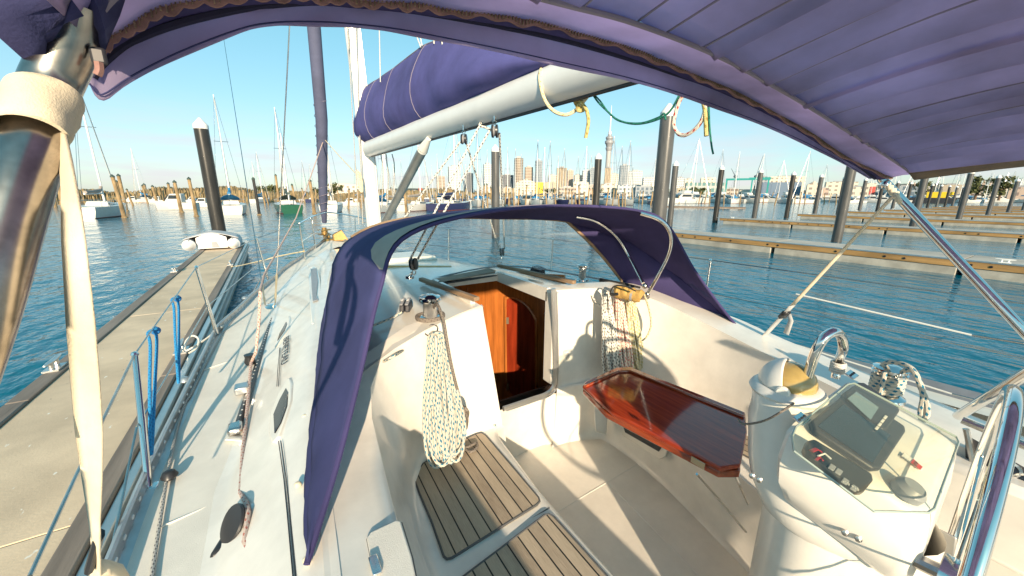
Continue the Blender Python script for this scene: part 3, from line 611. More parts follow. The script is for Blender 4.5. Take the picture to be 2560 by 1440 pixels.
m1 = motorboat('day_boat', 'small white day boat moored beside two leaning posts', 5.2); place(m1, 443, 524, R(70))
place(m1, 392, 508, R(80), label='low pale launch far off near the breakwater, left of the day boat', scale=.68)
place(m1, 506, 518, R(75), label='small white boat half hidden behind the black pile', scale=.68)
place(m1, 481, 509, R(95), label='white launch under a blue cover near the leaning posts', scale=.68)
MB().grid([[(x*.8, y, 1.1+.5*(1-abs(x))) for x in (-1, -.5, 0, .5, 1)] for y in (-2, -1, 0, 1.2)]).build('boat_cover', 'blue', [o for o in bpy.data.objects if o.get('label', '').startswith('white launch under')][0], solid=.03)
place(m1, 330, 507, R(100), label='low white boat behind the large sloop bow', scale=.68)
place(m1, 874, 515, R(88), label='small dark launch in the gap left of the mast', scale=.7)
# rows of boats before the city: each its own copy with varied hull, turn and size
GM = 'boats in the rows before the city'
far_s = [sloop('sloop', 'white sloop at the left end of the marina row under the boom', 'hullw', 10, 15, 'blue', GM), sloop('sloop', 'navy hulled sloop in the marina row before the tan silos', 'hulln', 10, 14, 'trim', GM, False)]
far_m = motorboat('motor_cruiser', 'white flybridge cruiser in the marina row below the white framed offices', 11, 'hullw', GM, True)
place(far_s[0], 1196, 516, R(150)); place(far_s[1], 1404, 511, R(160)); place(far_m, 1600, 507, R(140))
k = 0
for px in range(1218, 1660, 17):
    if abs(px-1404) < 9 or abs(px-1600) < 9: continue
    k += 1; src = (far_s[0], far_s[0], far_m, far_s[0], far_s[1])[k % 5]
    place(src, px+rnd.uniform(-4, 4), rnd.uniform(505, 513), R(rnd.uniform(140, 175)), label=('white motor cruiser' if src is far_m else 'navy hulled sloop' if src is far_s[1] else 'white sloop')+' among the moored rows between sprayhood and city', group=GM, scale=rnd.uniform(.8, 1.15))
for px in (360, 545, 640, 655, 765, 782, 895, 912, 935, 990, 1008, 1068, 1082, 1098, 1112, 1150, 1168, 1184, 1205, 1224):
    k += 1; place(far_s[0] if k % 3 else far_s[1], px, rnd.uniform(503.5, 507), R(rnd.uniform(-40, 60)), label=('white' if k % 3 else 'navy hulled')+' sloop far off before the breakwater, only its thin mast standing clear', group='far sloops along the breakwater', scale=rnd.uniform(.75, 1.0))
for px in range(1700, 2330, 22):
    k += 1; src = (far_m, far_s[0], far_m, far_m, far_s[0])[k % 5]
    place(src, px+rnd.uniform(-6, 6), rnd.uniform(503, 509), R(rnd.uniform(60, 200)), label=('white motor cruiser' if src is far_m else 'white sloop')+' moored before the boatyard sheds on the right', group='boats before the boatyard', scale=rnd.uniform(.9, 1.4))
for px in range(2330, 2640, 14):
    k += 1; src = (far_s[0], far_m, far_s[0])[k % 3]
    place(src, px+rnd.uniform(-5, 5), rnd.uniform(503, 507), R(rnd.uniform(60, 200)), label=('white motor cruiser' if src is far_m else 'white sloop')+' in the crowded marina under the bimini hem at far right', group='boats under the bimini hem', scale=rnd.uniform(1., 1.5))
# ================================================================== CITY
FA = {'w': facade('white tower wall', (.62, .62, .60), (.16, .20, .24), 3.5, 3.6, .7, .55), 'b': facade('brown balcony tower wall', (.44, .38, .31), (.14, .10, .08), 3, 3.4, .8, .5),
      'g': facade('grey tower wall', (.30, .33, .36), (.10, .14, .18), 4, 3.6, .6, .7), 'gl': facade('blue glass tower wall', (.28, .42, .52), (.20, .34, .46), 6, 3.8, .9, .8, .25),
      't': facade('tan wall', (.42, .35, .26), (.30, .25, .19), 9, 9, .15, .3), 'c': facade('cream wall', (.62, .56, .46), (.25, .22, .19), 5, 4, .45, .45),
      'p': facade('pink stone wall', (.48, .36, .29), (.22, .16, .14), 4, 3.6, .5, .5), 'd': facade('dark wall', (.10, .11, .13), (.20, .22, .24), 4, 3.6, .4, .4),
      'bl': facade('blue shed wall', (.13, .19, .27), (.10, .15, .22), 6, 40, .1, .9), 'tl': facade('teal glazed front', (.40, .42, .40), (.10, .22, .22), 4, 6, .7, .6)}
def bld(px0, px1, top, kind, label, D=900, deep=.7, rz=.25, roof=True, name='office_tower', shape='box', base=1):
    a, b_ = PD(px0, 487, D), PD(px1, 487, D); c = (a+b_)/2; zt = PD((px0+px1)/2, top, D).z; wd = (b_-a).length/2*.94; dp = wd*deep
    ang = math.atan2(b_.y-a.y, b_.x-a.x)
    t = thing(name, label, 'building', (c.x, c.y, 0), ang+rz*.6)
    m_ = FA[kind]
    if shape == 'box': MB().box((-wd, -dp, base), (wd, dp, zt)).build('tower_body', m_, t)
    elif shape == 'round': MB().lathe([(wd, base), (wd, zt)], (0, 0, 0), 24).build('tower_body', m_, t)
    elif shape == 'curve':
        rows = [[(x*wd, y, zt-(1-abs(x))*0-(zt*.22)*(max(0, -x+.1))**2 if q else base) for q, y in ((0, -dp), (1, -dp), (1, dp), (0, dp))] for x in [-1+i*.2 for i in range(11)]]
        MB().grid(rows).add(rows[0], [(0, 1, 2, 3)]).add(rows[-1], [(3, 2, 1, 0)]).build('tower_body', m_, t)
    elif shape == 'silo':
        bb = MB(); n = 4
        for i in range(n): bb.lathe([(wd/n*1.03, base), (wd/n*1.03, zt)], (-wd+wd/n*(2*i+1), 0, 0), 18)
        bb.build('silo_drums', m_, t)
    elif shape == 'gable':
        MB().prism([(-wd, -dp, base), (wd, -dp, base), (wd, -dp, zt*.8), (0, -dp, zt), (-wd, -dp, zt*.8)], (0, dp*2, 0)).build('tower_body', m_, t)
    if roof and shape != 'curve' and shape != 'gable': MB().box((-wd*.5, -dp*.5, zt), (wd*.4, dp*.5, zt+max(1., zt*.05))).build('roof_plant', 'greyp', t)
    return t
bld(1146, 1180, 383, 'gl', 'tall blue glass tower with curved crown', 1000, .6, .2, shape='curve')
for a in ((1122, 1152, 417, 'w', 'white slab tower with ribbed storeys in front of the curved glass tower'), (1092, 1113, 441, 'b', 'small brown grid block at the left end of the towers'), (1164, 1183, 433, 'd', 'dark brown block below the curved glass tower'),
          (1183, 1192, 404, 'gl', 'narrow blue glass slab right of the curved glass tower'), (1209, 1230, 411, 'w', 'tall pale stepped tower left of the capped pile'), (1253, 1283, 438, 'd', 'low dark block right of the capped pile'),
          (1311, 1331, 418, 'b', 'brown office block right of the round brown tower'), (1337, 1354, 402, 'g', 'slim grey tower with flat top'), (1369, 1390, 438, 'c', 'beige low block left of the silos'),
          (1416, 1431, 426, 'p', 'pink stone tower right of the tan silos'), (1433, 1453, 438, 'c', 'cream stepped block right of the pink tower'), (1453, 1478, 427, 'w', 'grey white flat block left of the grey silo house'),
          (1473, 1490, 421, 'g', 'plain grey silo house left of the second capped pile'), (1522, 1543, 435, 'c', 'beige block right of the needle tower foot'), (1544.5, 1569, 414, 'g', 'grey square tower above the white framed offices'),
          (1566, 1601, 428, 'w', 'white framed office building with open grid front'), (1603, 1634, 445, 'w', 'low white terrace block right of the white framed offices'), (1640, 1652, 447, 'c', 'small cream block left of the thick grey pile'), (1687, 1706, 444, 'w', 'white gridded block right of the thick grey pile')): bld(a[0], a[1], a[2], a[3], a[4], 900+rnd.uniform(-60, 60))
bld(1284.5, 1308, 396, 'b', 'round brown tower with teal roof and curved balconies', 880, 1, 0, shape='round')
bld(1389, 1416, 420, 't', 'cluster of tall tan concrete silos', 700, 1, 0, shape='silo', name='silo_block', roof=True); bld(1508, 1524, 420, 't', 'tan silo beside the needle tower and the second capped pile', 720, 1, 0, shape='silo', name='silo_block')
bld(1287, 1340, 448, 'c', 'wide low grey roofed terminal building', 620, .5, name='warehouse', shape='gable')
bld(1357, 1389, 456, 't', 'low tan shed beside the yellow shed', 520, .5, name='warehouse', roof=False)
t = bld(1338, 1357, 456, 'c', 'bright yellow painted shed below the slim grey tower', 515, .5, name='warehouse', roof=False); t.children[0].data.materials.clear(); t.children[0].data.materials.append(M['yell'])
for a in ((1707, 1728, 447, 'c', 'beige box warehouse nearest the thick grey pile', 600), (1746, 1785, 445, 'c', 'cream box warehouse behind the teal glazed shed', 620), (1888, 1913, 442, 'g', 'grey block left of the long cream hall', 600), (1913, 2008, 442, 'c', 'long cream hall above the blue shed', 620), (2056, 2140, 455, 'c', 'terraced pale building by the bimini corner', 520)): bld(*a[:5], a[5], .4, name='warehouse')
bld(1708, 1812, 457, 'tl', 'long teal glazed shed before the boatyard', 430, .3, name='warehouse', roof=False)
bld(1897, 2001, 456, 'bl', 'long dark blue shed behind the travel lift', 420, .3, name='warehouse', roof=False)
bld(2012, 2046, 453, 'c', 'white gabled boat house right of the blue shed', 410, .5, name='boat_house', shape='gable')
t = bld(2158, 2186, 458, 'c', 'white shed with red panel behind the pile tips', 400, .5, name='warehouse', roof=False)
o_ = t.children[0]; bb = o_.bound_box; MB().box((bb[0][0]*.1, bb[0][1]-.3, 4), (bb[6][0]*.95, bb[0][1]-.05, bb[6][2]*.8)).build('red_panel', 'redw', t)
bld(819, 901, 461, 'c', 'long white building on the shore behind the furled headsail', 420, .2, 0, name='warehouse')
for i, a in enumerate(((1088, 1120, 478), (1120, 1150, 474), (1185, 1215, 474), (1215, 1250, 466), (1250, 1290, 470), (1395, 1440, 468), (1430, 1470, 456), (1466, 1500, 462), (1500, 1540, 460), (1540, 1590, 463), (1585, 1640, 466), (1625, 1655, 458), (1690, 1720, 470), (1812, 1845, 472), (1845, 1890, 476), (2040, 2070, 470), (2120, 2160, 468), (2186, 2230, 472), (2230, 2290, 466), (2290, 2350, 470), (2345, 2400, 462), (2400, 2460, 468), (2455, 2520, 463), (2515, 2580, 468))):
    bld(a[0], a[1], a[2], 'cwgctbcp'[i % 8], ('low waterfront building behind the boat rows before the towers' if a[0] < 1700 else 'low waterfront building behind the boatyard boats on the right'), 380+rnd.uniform(-20, 60), .4, name='waterfront_building')['group'] = 'low waterfront buildings'
for i, (a0, a1, tp) in enumerate(((915, 940, 476), (942, 962, 479), (966, 985, 474), (1030, 1045, 478), (1068, 1086, 477))): bld(a0, a1, tp, 'cpcwc'[i], 'low shed on the shore behind the mast foot and silver boom strut', 330, .4, name='shed')['group'] = 'shore sheds'
for i, (a, y) in enumerate(((1047, 470), (1056, 473))):
    t = bld(a, a+9, y, 'c', ('red freight container stacked on the shore left of the towers', 'lower red freight container beside the taller one')[i], 310, .5, name='freight_container', roof=False); t.children[0].data.materials.clear(); t.children[0].data.materials.append(M['redw'])
for i, a in enumerate(((2351, 2364), (2374, 2388))):
    t = bld(a[0], a[1], 480, 'c', ('left one of two yellow tanks seen among the far piles', 'right one of two yellow tanks seen among the far piles')[i], 300, 1, 0, shape='round', name='storage_tank', roof=False); t['category'] = 'tank'; t.children[0].data.materials.clear(); t.children[0].data.materials.append(M['yell'])
# houses scattered on the right hillside
for i in range(34):
    px = rnd.uniform(2130, 2600); bld(px, px+rnd.uniform(5, 11), rnd.uniform(444, 474), 'cpbw'[i % 4], 'small house on the wooded hillside at far right', 880, .7, rnd.random(), name='house', roof=False, shape='gable')['group'] = 'houses on the hillside'
# needle tower
p = PD(1515, 487, 950); t = thing('observation_tower', 'slender white needle tower with round pod and mast', 'tower', (p.x, p.y, 0)); zz = lambda y: PD(1515, y, 950).z; u = 950/950
MB().lathe([(7.6, 1), (6, zz(440)), (5.4, zz(375))], n=20).build('shaft', 'towerg', t)
MB().lathe([(5.5, zz(378)), (7.5, zz(372)), (7.5, zz(369)), (6, zz(368)), (8, zz(361)), (10, zz(358)), (10, zz(353)), (6.5, zz(350)), (8.5, zz(347)), (8.5, zz(343)), (4.5, zz(340)), (4, zz(336))], n=24).build('observation_pod', 'greyp', t)
MB().lathe([(3.6, zz(336)), (3.4, zz(329)), (1.6, zz(328)), (1.2, zz(300)), (.5, zz(264)), (0, zz(263))], n=10).build('antenna', 'hullw', t)
# travel lift and cranes
p = PD(1862, 487, 300); t = thing('travel_lift', 'teal boat travel lift standing in the yard among hauled boats', 'boat lift', (p.x, p.y, 0), math.atan2(-p.x, p.y)); zt = PD(1862, 450, 300).z
for x in (-11.5, 3, 12):
    MB().box((x-.35, -3, 1.5), (x+.35, -2.3, zt)).build('leg', 'teal', t); MB().box((x-.35, 3, 1.5), (x+.35, 3.7, zt)).build('leg', 'teal', t)
MB().box((-12, -3.1, zt), (1, -2.2, zt+1)).box((1, -3.1, zt+.4), (13, -2.2, zt+1.4)).box((-12, 2.9, zt), (13, 3.8, zt+1)).build('top_beam', 'teal', t)
for j, (px, y0, tip, ty, la) in enumerate(((1883, 441, 1908, 389, 'blue grey harbour crane with a long raised jib above the sheds'), (1832, 441, 1828, 421, 'short dark crane standing right beside the first small capped pile'))):
    p = PD(px, 487, 650); t = thing('harbour_crane', la, 'crane', (p.x, p.y, 0), 0); q = PD(px, y0, 650)-p; e = PD(tip, ty, 650)-p
    MB().tube([(0, 0, -5), (0, 0, q.z+6)], .9, 8).build('crane_tower', 'craneb', t)
    bb = MB(); A_ = Vector((0, 0, q.z+p.z)); E_ = Vector((e.x, e.y, e.z+p.z))
    for dz in (-.7, .7): bb.tube([A_+Vector((0, 0, dz)), E_], .28, 5)
    for i in range(9): bb.tube([A_.lerp(E_, i/9)+Vector((0, 0, -.7*(1-i/9))), A_.lerp(E_, (i+.5)/9)+Vector((0, 0, .7*(1-i/9)))], .2, 4)
    bb.build('jib', 'craneb', t); MB().ball((0, 0, A_.z), 2.6, 10, (1, 1, .8)).build('operator_cab', 'craneb', t)
# trees: trunk and clumps of small leaf faces
def tree(px, py, D, w_, h, label):
    p = PD(px, 487, D); t = thing('tree', label, 'tree', (p.x, p.y, 1), 0, 'trees along the waterfront'); r0 = random.Random(int(px))
    b = MB().tube([(0, 0, 0), (.1, 0, h*.35), (0, 0, h*.7)], [w_*.05, w_*.04, w_*.02], 7)
    for i in range(5): a = i*1.3; b.tube([(0, 0, h*.35), (math.cos(a)*w_*.25, math.sin(a)*w_*.25, h*.62)], [w_*.025, w_*.01], 5)
    b.build('trunk', 'teakd', t); b = MB(); cl = [Vector((r0.gauss(0, .26)*w_, r0.gauss(0, .26)*w_, h*(.6+r0.uniform(-.28, .32)))) for _ in range(16)]
    for i in range(420):
        c = r0.choice(cl)+Vector((r0.gauss(0, 1), r0.gauss(0, 1), r0.gauss(0, .8)))*w_*.085; n = Vector((r0.gauss(0, 1), r0.gauss(0, 1), r0.gauss(0, 1))).normalized(); a = n.orthogonal()*w_*.055; q = n.cross(a)
        b.add([c-a, c+q*.7, c+a, c-q*.7], [(0, 1, 2, 3)])
    b.build('crown', 'bush', t)
tree(836, 0, 300, 10, 8.4, 'round dark tree before the long white building on the shore')
for px, D, w_, h in ((672, 200, 7, 4.5), (690, 190, 6, 4), (800, 260, 7, 5), (1640, 330, 9, 8), (1655, 360, 9, 9), (1726, 340, 9, 8), (1745, 380, 10, 8), (2310, 330, 9, 10), (2440, 330, 11, 12), (2500, 330, 11, 12), (1372, 360, 9, 7), (1498, 350, 9, 8)):
    tree(px, 0, D, w_, h, 'low dark tree on the breakwater shore left of the furled headsail' if px < 820 else 'dark waterfront tree among the buildings behind the boats')
# dark barge on the right and a low jetty before the boatyard
p = PD(2290, 487, 240); t = thing('work_barge', 'dark hulled work barge moored behind the far piles on the right', 'barge', (p.x, p.y, 0), math.atan2(-p.x, p.y)+math.pi/2*0)
MB().hexa([(-11, -3, -.2), (11, -3, -.2), (11, 3, -.2), (-11, 3, -.2)], [(-12, -3.2, 2.2), (12, -3.2, 2.2), (12, 3.2, 2.2), (-12, 3.2, 2.2)]).build('hull', 'dgreyp', t, bevel=.1); MB().box((3, -2, 2.2), (9, 2, 4.6)).build('deckhouse', 'yell', t, bevel=.1)
p = PD(1745, 487, 82); t = thing('jetty', 'low dark timber jetty beyond the fairway right of the thick grey pile', 'jetty', (p.x, p.y, 0), math.atan2(-p.x, p.y))
MB().box((-8, -1, .1), (8, 1, .45)).build('planking', 'teakd', t); MB().box((-8, -1.06, .12), (8, -1, .36)).build('fascia', 'walerg', t)
# ================================================================== THE YACHT
Y = thing('sailing_yacht', 'white cruising yacht with violet sprayhood and bimini, seen from its own cockpit', 'sailing yacht')
def cx(y): return 1.40-.038*(y-1)
def plane_pt(px, py, a, b, c, off=0):
    a, b, c = Vector(a), Vector(b), Vector(c); n = (b-a).cross(c-a).normalized(); d = ray(px, py)
    if n.dot(d) > 0: n = -n
    t = (a-O).dot(n)/d.dot(n); return O+d*t+n*off
railx = [(-3.2, -.2), (-2, -.45), (0, -.55), (1.9, -.57), (3.9, -.50), (4.83, -.31), (6.28, .03), (7.78, .50), (8.8, .86), (9.35, 1.07)]
zdk = [(-3.2, 1.222), (2, 1.222), (4.8, 1.245), (6.3, 1.27), (7.8, 1.33), (9.35, 1.42)]
basex = [(-3.2, -.2), (0, -.30), (1.65, -.28), (2.5, -.18), (4, -.07), (5, .02), (6, .25), (7.2, .62), (8, .9)]
topx = [(-3.2, -.02), (.5, -.04), (1.3, .0), (2.1, .1), (3.2, .25), (4.5, .42), (6, .68), (7.2, .95), (8, 1.08)]
ztop = [(-3.2, 1.42), (1.3, 1.45), (2.1, 1.49), (3.2, 1.50), (4.5, 1.48), (6, 1.43), (7.2, 1.38), (8, 1.36)]
zmid = [(2.1, 1.69), (3, 1.72), (4.5, 1.66), (6, 1.54), (7.2, 1.44), (8, 1.365)]
Ys = [-3.2, -2.4, -1.6, -.8, 0, .5, .9, 1.3, 1.7, 2.1, 2.5, 2.9, 3.4, 3.9, 4.4, 4.9, 5.4, 5.9, 6.4, 6.9, 7.4, 7.8, 8.2, 8.6, 9.0, 9.2, 9.35]
# hull and flat side decks
rows = []
for y in Ys:
    xp = lerpf(railx, y); z = lerpf(zdk, y); c = cx(y); h = c-xp
    rows.append([(c+s*h*k, y+dy*(max(0, y-6)*.06), zz) for s, k, zz, dy in ((-1, 1, z-.02, 0), (-1, .98, z*.6, -.5), (-1, .86, .1, -1), (-1, .3, -.5, -2), (1, .3, -.5, -2), (1, .86, .1, -1), (1, .98, z*.6, -.5), (1, 1, z-.02, 0))])
MB().grid(rows).add(rows[0], [tuple(range(8))[::-1]]).build('hull', 'gelw', Y)
for s in (-1, 1):
    rows = []
    for y in Ys[:-1]:
        c = cx(y); xp = lerpf(railx, y); z = lerpf(zdk, y); xb = lerpf(basex, y) if y < 8 else c; xb = min(xb, c-.0)
        f = (lambda x: x) if s < 0 else (lambda x: 2*c-x)
        rows.append([(f(xp+(xb-xp)*t), y, z+.03*t) for t in (0, .12, .14, .5, .9, 1)])
    MB().grid(rows).build('side_deck', 'deck', Y)
    # coaming and cabin side as one moulding that flares into the deck
    rows = []
    for y in [v for v in Ys if v <= 8]+[8.0]:
        if rows and y < rows[-1][0][1]+.01: continue
        c = cx(y); xb, xt, z0, z1 = lerpf(basex, y), lerpf(topx, y), lerpf(zdk, y)+.03, lerpf(ztop, y)
        if s < 0: f = lambda x: x
        else:
            if y < 1.5:
                xo = lerpf([(-3.2, 2.3), (-.3, 2.45), (.2, 2.53), (.62, 2.68), (1.0, 2.76), (1.5, 2.8)], y); k_ = xo-xt; f = lambda x, k_=k_, xt=xt: xt+k_+(xt-x); z1 = lerpf([(-3.2, 1.42), (.2, 1.45), (.6, 1.47), (1.5, 1.5)], y)
            else: f = lambda x, c=c: 2*c-x
        rows.append([(f(xb+(xt-xb)*a), y, z0+(z1-z0)*b) for a, b in ((-.12, -.02), (0, .02), (.08, .10), (.30, .33), (.62, .65), (.88, .93), (1, 1), (1.25, 1.03 if y > 1.7 else 1.0))])
    MB().grid(rows).build('cabin_side', 'gel', Y, ang=60)
# coachroof with the open hatch in it
Yc = [2.14, 2.3, 2.5, 2.86, 3.2, 3.8, 4.4, 5, 5.6, 6.2, 6.8, 7.4, 8.0]; HX0, HX1 = 1.10, 1.66
rows = []
for y in Yc:
    c = cx(y); xt = lerpf(topx, y)+.04; z1 = lerpf(ztop, y); zc = lerpf(zmid, y); xs = 2*c-xt; hx0 = HX0 if y < 5 else c-.27*(8.2-y)/3.2; hx1 = HX1 if y < 5 else c+.27*(8.2-y)/3.2
    X_ = [xt+(hx0-xt)*k for k in (0, .08, .2, .35, .55, .8, 1)]+[hx1+(xs-hx1)*k for k in (0, .2, .45, .65, .8, .92, 1)]
    yo = .0
    row = []
    for x in X_:
        t = min(1, abs(x-c)/max(.01, (xs-xt)/2)); row.append((x, y-(.41*(1.1-x)*{2.14: 1, 2.3: .7, 2.5: .3}.get(y, 0) if x < 1.1 else 0), z1+(zc-z1)*(1-t**3.2)))
    rows.append(row)
MB().grid(rows, skip=[(0, 6), (1, 6), (2, 6)]).build('coachroof', 'gelw', Y, ang=60)
# ---- cockpit well: rim > seat back foot > seat edge > sole, port side then the aft face of the cabin
rim = [(.22, -3), (.21, -1.5), (.21, 0), (.212, .82), (.223, 1.02), (.243, 1.24), (.277, 1.57), (.31, 1.72), (.40, 1.86), (.616, 1.98), (.85, 2.07), (1.06, 2.15), (1.15, 2.18)]
rz_ = [1.42, 1.42, 1.42, 1.42, 1.42, 1.43, 1.45, 1.52, 1.59, 1.645, 1.655, 1.66, 1.665]
foot = [(.36, -3), (.36, -1.5), (.36, 0), (.36, .9), (.365, 1.1), (.375, 1.3), (.41, 1.5), (.46, 1.66), (.54, 1.78), (.66, 1.85), (.86, 1.87), (1.06, 1.87), (1.12, 1.875)]
edge = [(.98, -3), (.97, -1.5), (.97, 0), (.97, .9), (.975, 1.1), (.98, 1.3), (1., 1.5), (1.01, 1.6), (1.02, 1.7), (1.03, 1.78), (1.04, 1.82), (1.06, 1.85), (1.12, 1.875)]
rows = []
for (rx, ry), z, (fx, fy), (ex, ey) in zip(rim, rz_, foot, edge):
    a, f_, e = Vector((rx, ry, z)), Vector((fx, fy, .965)), Vector((ex, ey, .95)); r_ = []
    outx = lerpf(topx, ry)+.03; 
    if ry < 1.6: r_.append(Vector((outx, ry, lerpf(ztop, ry)+.002)))
    else: r_.append(a+Vector((-.02, .09, .02)) if ry > 1.9 else a+Vector((-.12, .06, -.01)))
    r_ += [a.lerp(r_[0], .25)+Vector((0, 0, .002)), a, a.lerp(f_, .06)+Vector((0, 0, -.012)), a.lerp(f_, .35)+Vector((.0, .0, .0)), a.lerp(f_, .75), a.lerp(f_, .93), f_.lerp(e, .03), f_.lerp(e, .1)+Vector((0, 0, -.004)), f_.lerp(e, .5), f_.lerp(e, .93), e, e+Vector((.02, 0, -.02)), e+Vector((.04, 0, -.25)), e+Vector((.06, .0, -.46)), e+Vector((.10, 0, -.495))]
    rows.append(r_)
MB().grid(rows).build('port_seat_moulding', 'gel', Y, ang=70)
# starboard
rim = [(2.12, -3), (2.13, -1.5), (2.16, -.4), (2.2, .2), (2.3, .6), (2.41, 1.0), (2.44, 1.3), (2.43, 1.6), (2.36, 1.86), (2.22, 2.03), (2.02, 2.10), (1.85, 2.12), (1.70, 2.13)]
rz_ = [1.42, 1.42, 1.43, 1.45, 1.47, 1.495, 1.54, 1.60, 1.66, 1.69, 1.70, 1.71, 1.715]
foot = [(2.05, -3), (2.06, -1.5), (2.1, -.4), (2.15, .2), (2.26, .6), (2.36, 1.0), (2.38, 1.3), (2.35, 1.6), (2.29, 1.82), (2.18, 1.95), (2.0, 2.02), (1.85, 2.05), (1.72, 2.06)]
edge = [(1.75, -3), (1.75, -1.5), (1.78, -.4), (1.82, .2), (1.9, .6), (2.0, 1.0), (2.07, 1.3), (2.10, 1.6), (2.10, 1.8), (2.08, 1.92), (1.98, 1.98), (1.85, 2.03), (1.72, 2.05)]
rows = []
for (rx, ry), z, (fx, fy), (ex, ey) in zip(rim, rz_, foot, edge):
    a, f_, e = Vector((rx, ry, z)), Vector((fx, fy, .965)), Vector((ex, ey, .95)); so_ = Vector((ex+.05, ey+.03, .45))
    if ry < 1.5: xo = lerpf([(-3.2, 2.28), (-.3, 2.42), (.2, 2.50), (.62, 2.65), (1.0, 2.73), (1.5, 2.77)], ry); r0 = Vector((xo, ry, z+.005))
    else: r0 = a+Vector((max(0, (rx-1.9))*.55, .13, .01))
    if ex < 2.0 and ry > 1.9: e = f_.lerp(e, .5); so_ = Vector((e.x, e.y+.02, .45))
    r_ = [r0, a.lerp(r0, .25)+Vector((0, 0, .006)), a, a.lerp(f_, .05)+Vector((0, 0, -.012)), a.lerp(f_, .35), a.lerp(f_, .75), a.lerp(f_, .95), f_.lerp(e, .06), f_.lerp(e, .5), f_.lerp(e, .94), e, e.lerp(so_, .05), e.lerp(so_, .5), e.lerp(so_, .93), so_+Vector((-.04, -.03, .004))]
    rows.append(r_)
MB().grid(rows).build('starboard_seat_moulding', 'gel', Y, ang=70)
MB().grid([[(.9, y, .452), (1.05, y, .45), (1.06, y, .4505), (1.25, y, .452), (1.6, y, .452), (2.3, y, .452)] for y in (-3.2, -1, 0, 1.0, 1.5, 2.4)]).build('cockpit_sole', 'deck', Y)
b = MB(); 
for p, q in (((1.06, 1.52), (2.12, 1.56)), ((1.14, 1.54), (1.16, -1)), ((1.78, 1.52), (1.62, .2))): b.tube([(*p, .453), (*q, .453)], .004, 6, flat=.5)
b.build('sole_ridge', 'gelw', Y)
# lower companionway bulkhead, left edge panel of the port bulkhead, sill
MB().grid([[(1.09, 1.88, z), (1.14, 2.02, z), (1.22, 2.09, z), (1.5, 2.12, z), (1.66, 2.11, z), (1.74, 2.06, z)] for z in (.40, .6, .88, .905)]).build('bulkhead_foot', 'gel', Y, ang=70)
MB().hexa([(1.12, 1.878, .44), (1.135, 1.95, .44), (1.16, 2.02, .44), (1.10, 1.98, .44)], [(1.15, 2.182, 1.66), (1.165, 2.20, 1.66), (1.18, 2.25, 1.66), (1.10, 2.22, 1.66)]).build('bulkhead_edge', 'gel', Y)
MB().box((1.66, 2.06, 1.0), (1.72, 2.16, 1.715)).build('bulkhead_jamb', 'gel', Y, bevel=.006)
# metal frame round the companionway: down the starboard jamb, round the corner and along the sill
fr = spline([PY(1383, 722, 2.05), PY(1386, 800, 2.05), PY(1388, 930, 2.05), PY(1384, 965, 2.05), PY(1366, 985, 2.05), PY(1330, 998, 2.04), PY(1258, 1022, 2.03)], 6)
MB().tube(fr, .013, 8, flat=1.6).tube([p+Vector((.024, -.006, -.02)) for p in fr[:]], .006, 6).build('companionway_frame', 'alu', Y)
# hatch trims and sliding hatch
def bar(p, q, w_, h, up=(0, 0, 1)):
    p, q = Vector(p), Vector(q); d = (q-p).normalized(); s = d.cross(Vector(up)).normalized()*w_/2; u = Vector(up)*h/2
    return [p-s-u, p+s-u, p+s+u, p-s+u], [q-s-u, q+s-u, q+s+u, q-s+u]
a, c_ = bar(PZ(1193, 748, 1.745), PZ(1052, 698, 1.745), .045, .03); MB().hexa(a, c_).build('hatch_trim', 'teaktrim', Y, bevel=.008)
a, c_ = bar(PZ(1437, 706, 1.755), PZ(1245, 664, 1.745), .04, .03); MB().hexa(a, c_).build('hatch_trim', 'teaktrim', Y, bevel=.008)
MB().hexa([PZ(1050, 712, 1.70), PZ(1240, 686, 1.70), PZ(1240, 676, 1.70), PZ(1060, 702, 1.70)], [PZ(1090, 708, 1.73), PZ(1238, 680, 1.73), PZ(1222, 670, 1.735), PZ(1120, 690, 1.735)]).build('sliding_hatch', 'teaktrim', Y, bevel=.004)
MB().hexa([PZ(1080, 716, 1.70), PZ(1243, 690, 1.70), PZ(1243, 687, 1.70), PZ(1080, 713, 1.70)], [PZ(1080, 712, 1.712), PZ(1243, 686, 1.712), PZ(1243, 683, 1.712), PZ(1080, 709, 1.712)]).build('hatch_seal', 'black', Y)
b = MB(); z = 1.715
b.hexa([(HX1-.0, 2.14, 1.64), (HX1+.03, 2.14, 1.64), (HX1+.03, 2.88, 1.65), (HX1, 2.88, 1.65)], [(HX1-.0, 2.14, 1.74), (HX1+.03, 2.14, 1.74), (HX1+.03, 2.88, 1.735), (HX1, 2.88, 1.735)])
b.hexa([(HX0-.03, 2.2, 1.68), (HX0, 2.2, 1.68), (HX0, 2.88, 1.68), (HX0-.03, 2.88, 1.68)], [(HX0-.03, 2.2, 1.73), (HX0, 2.2, 1.73), (HX0, 2.88, 1.73), (HX0-.03, 2.88, 1.73)])
b.box((HX0, 2.86, 1.655), (HX1, 2.9, 1.722)); b.build('hatch_coaming', 'gel', Y)
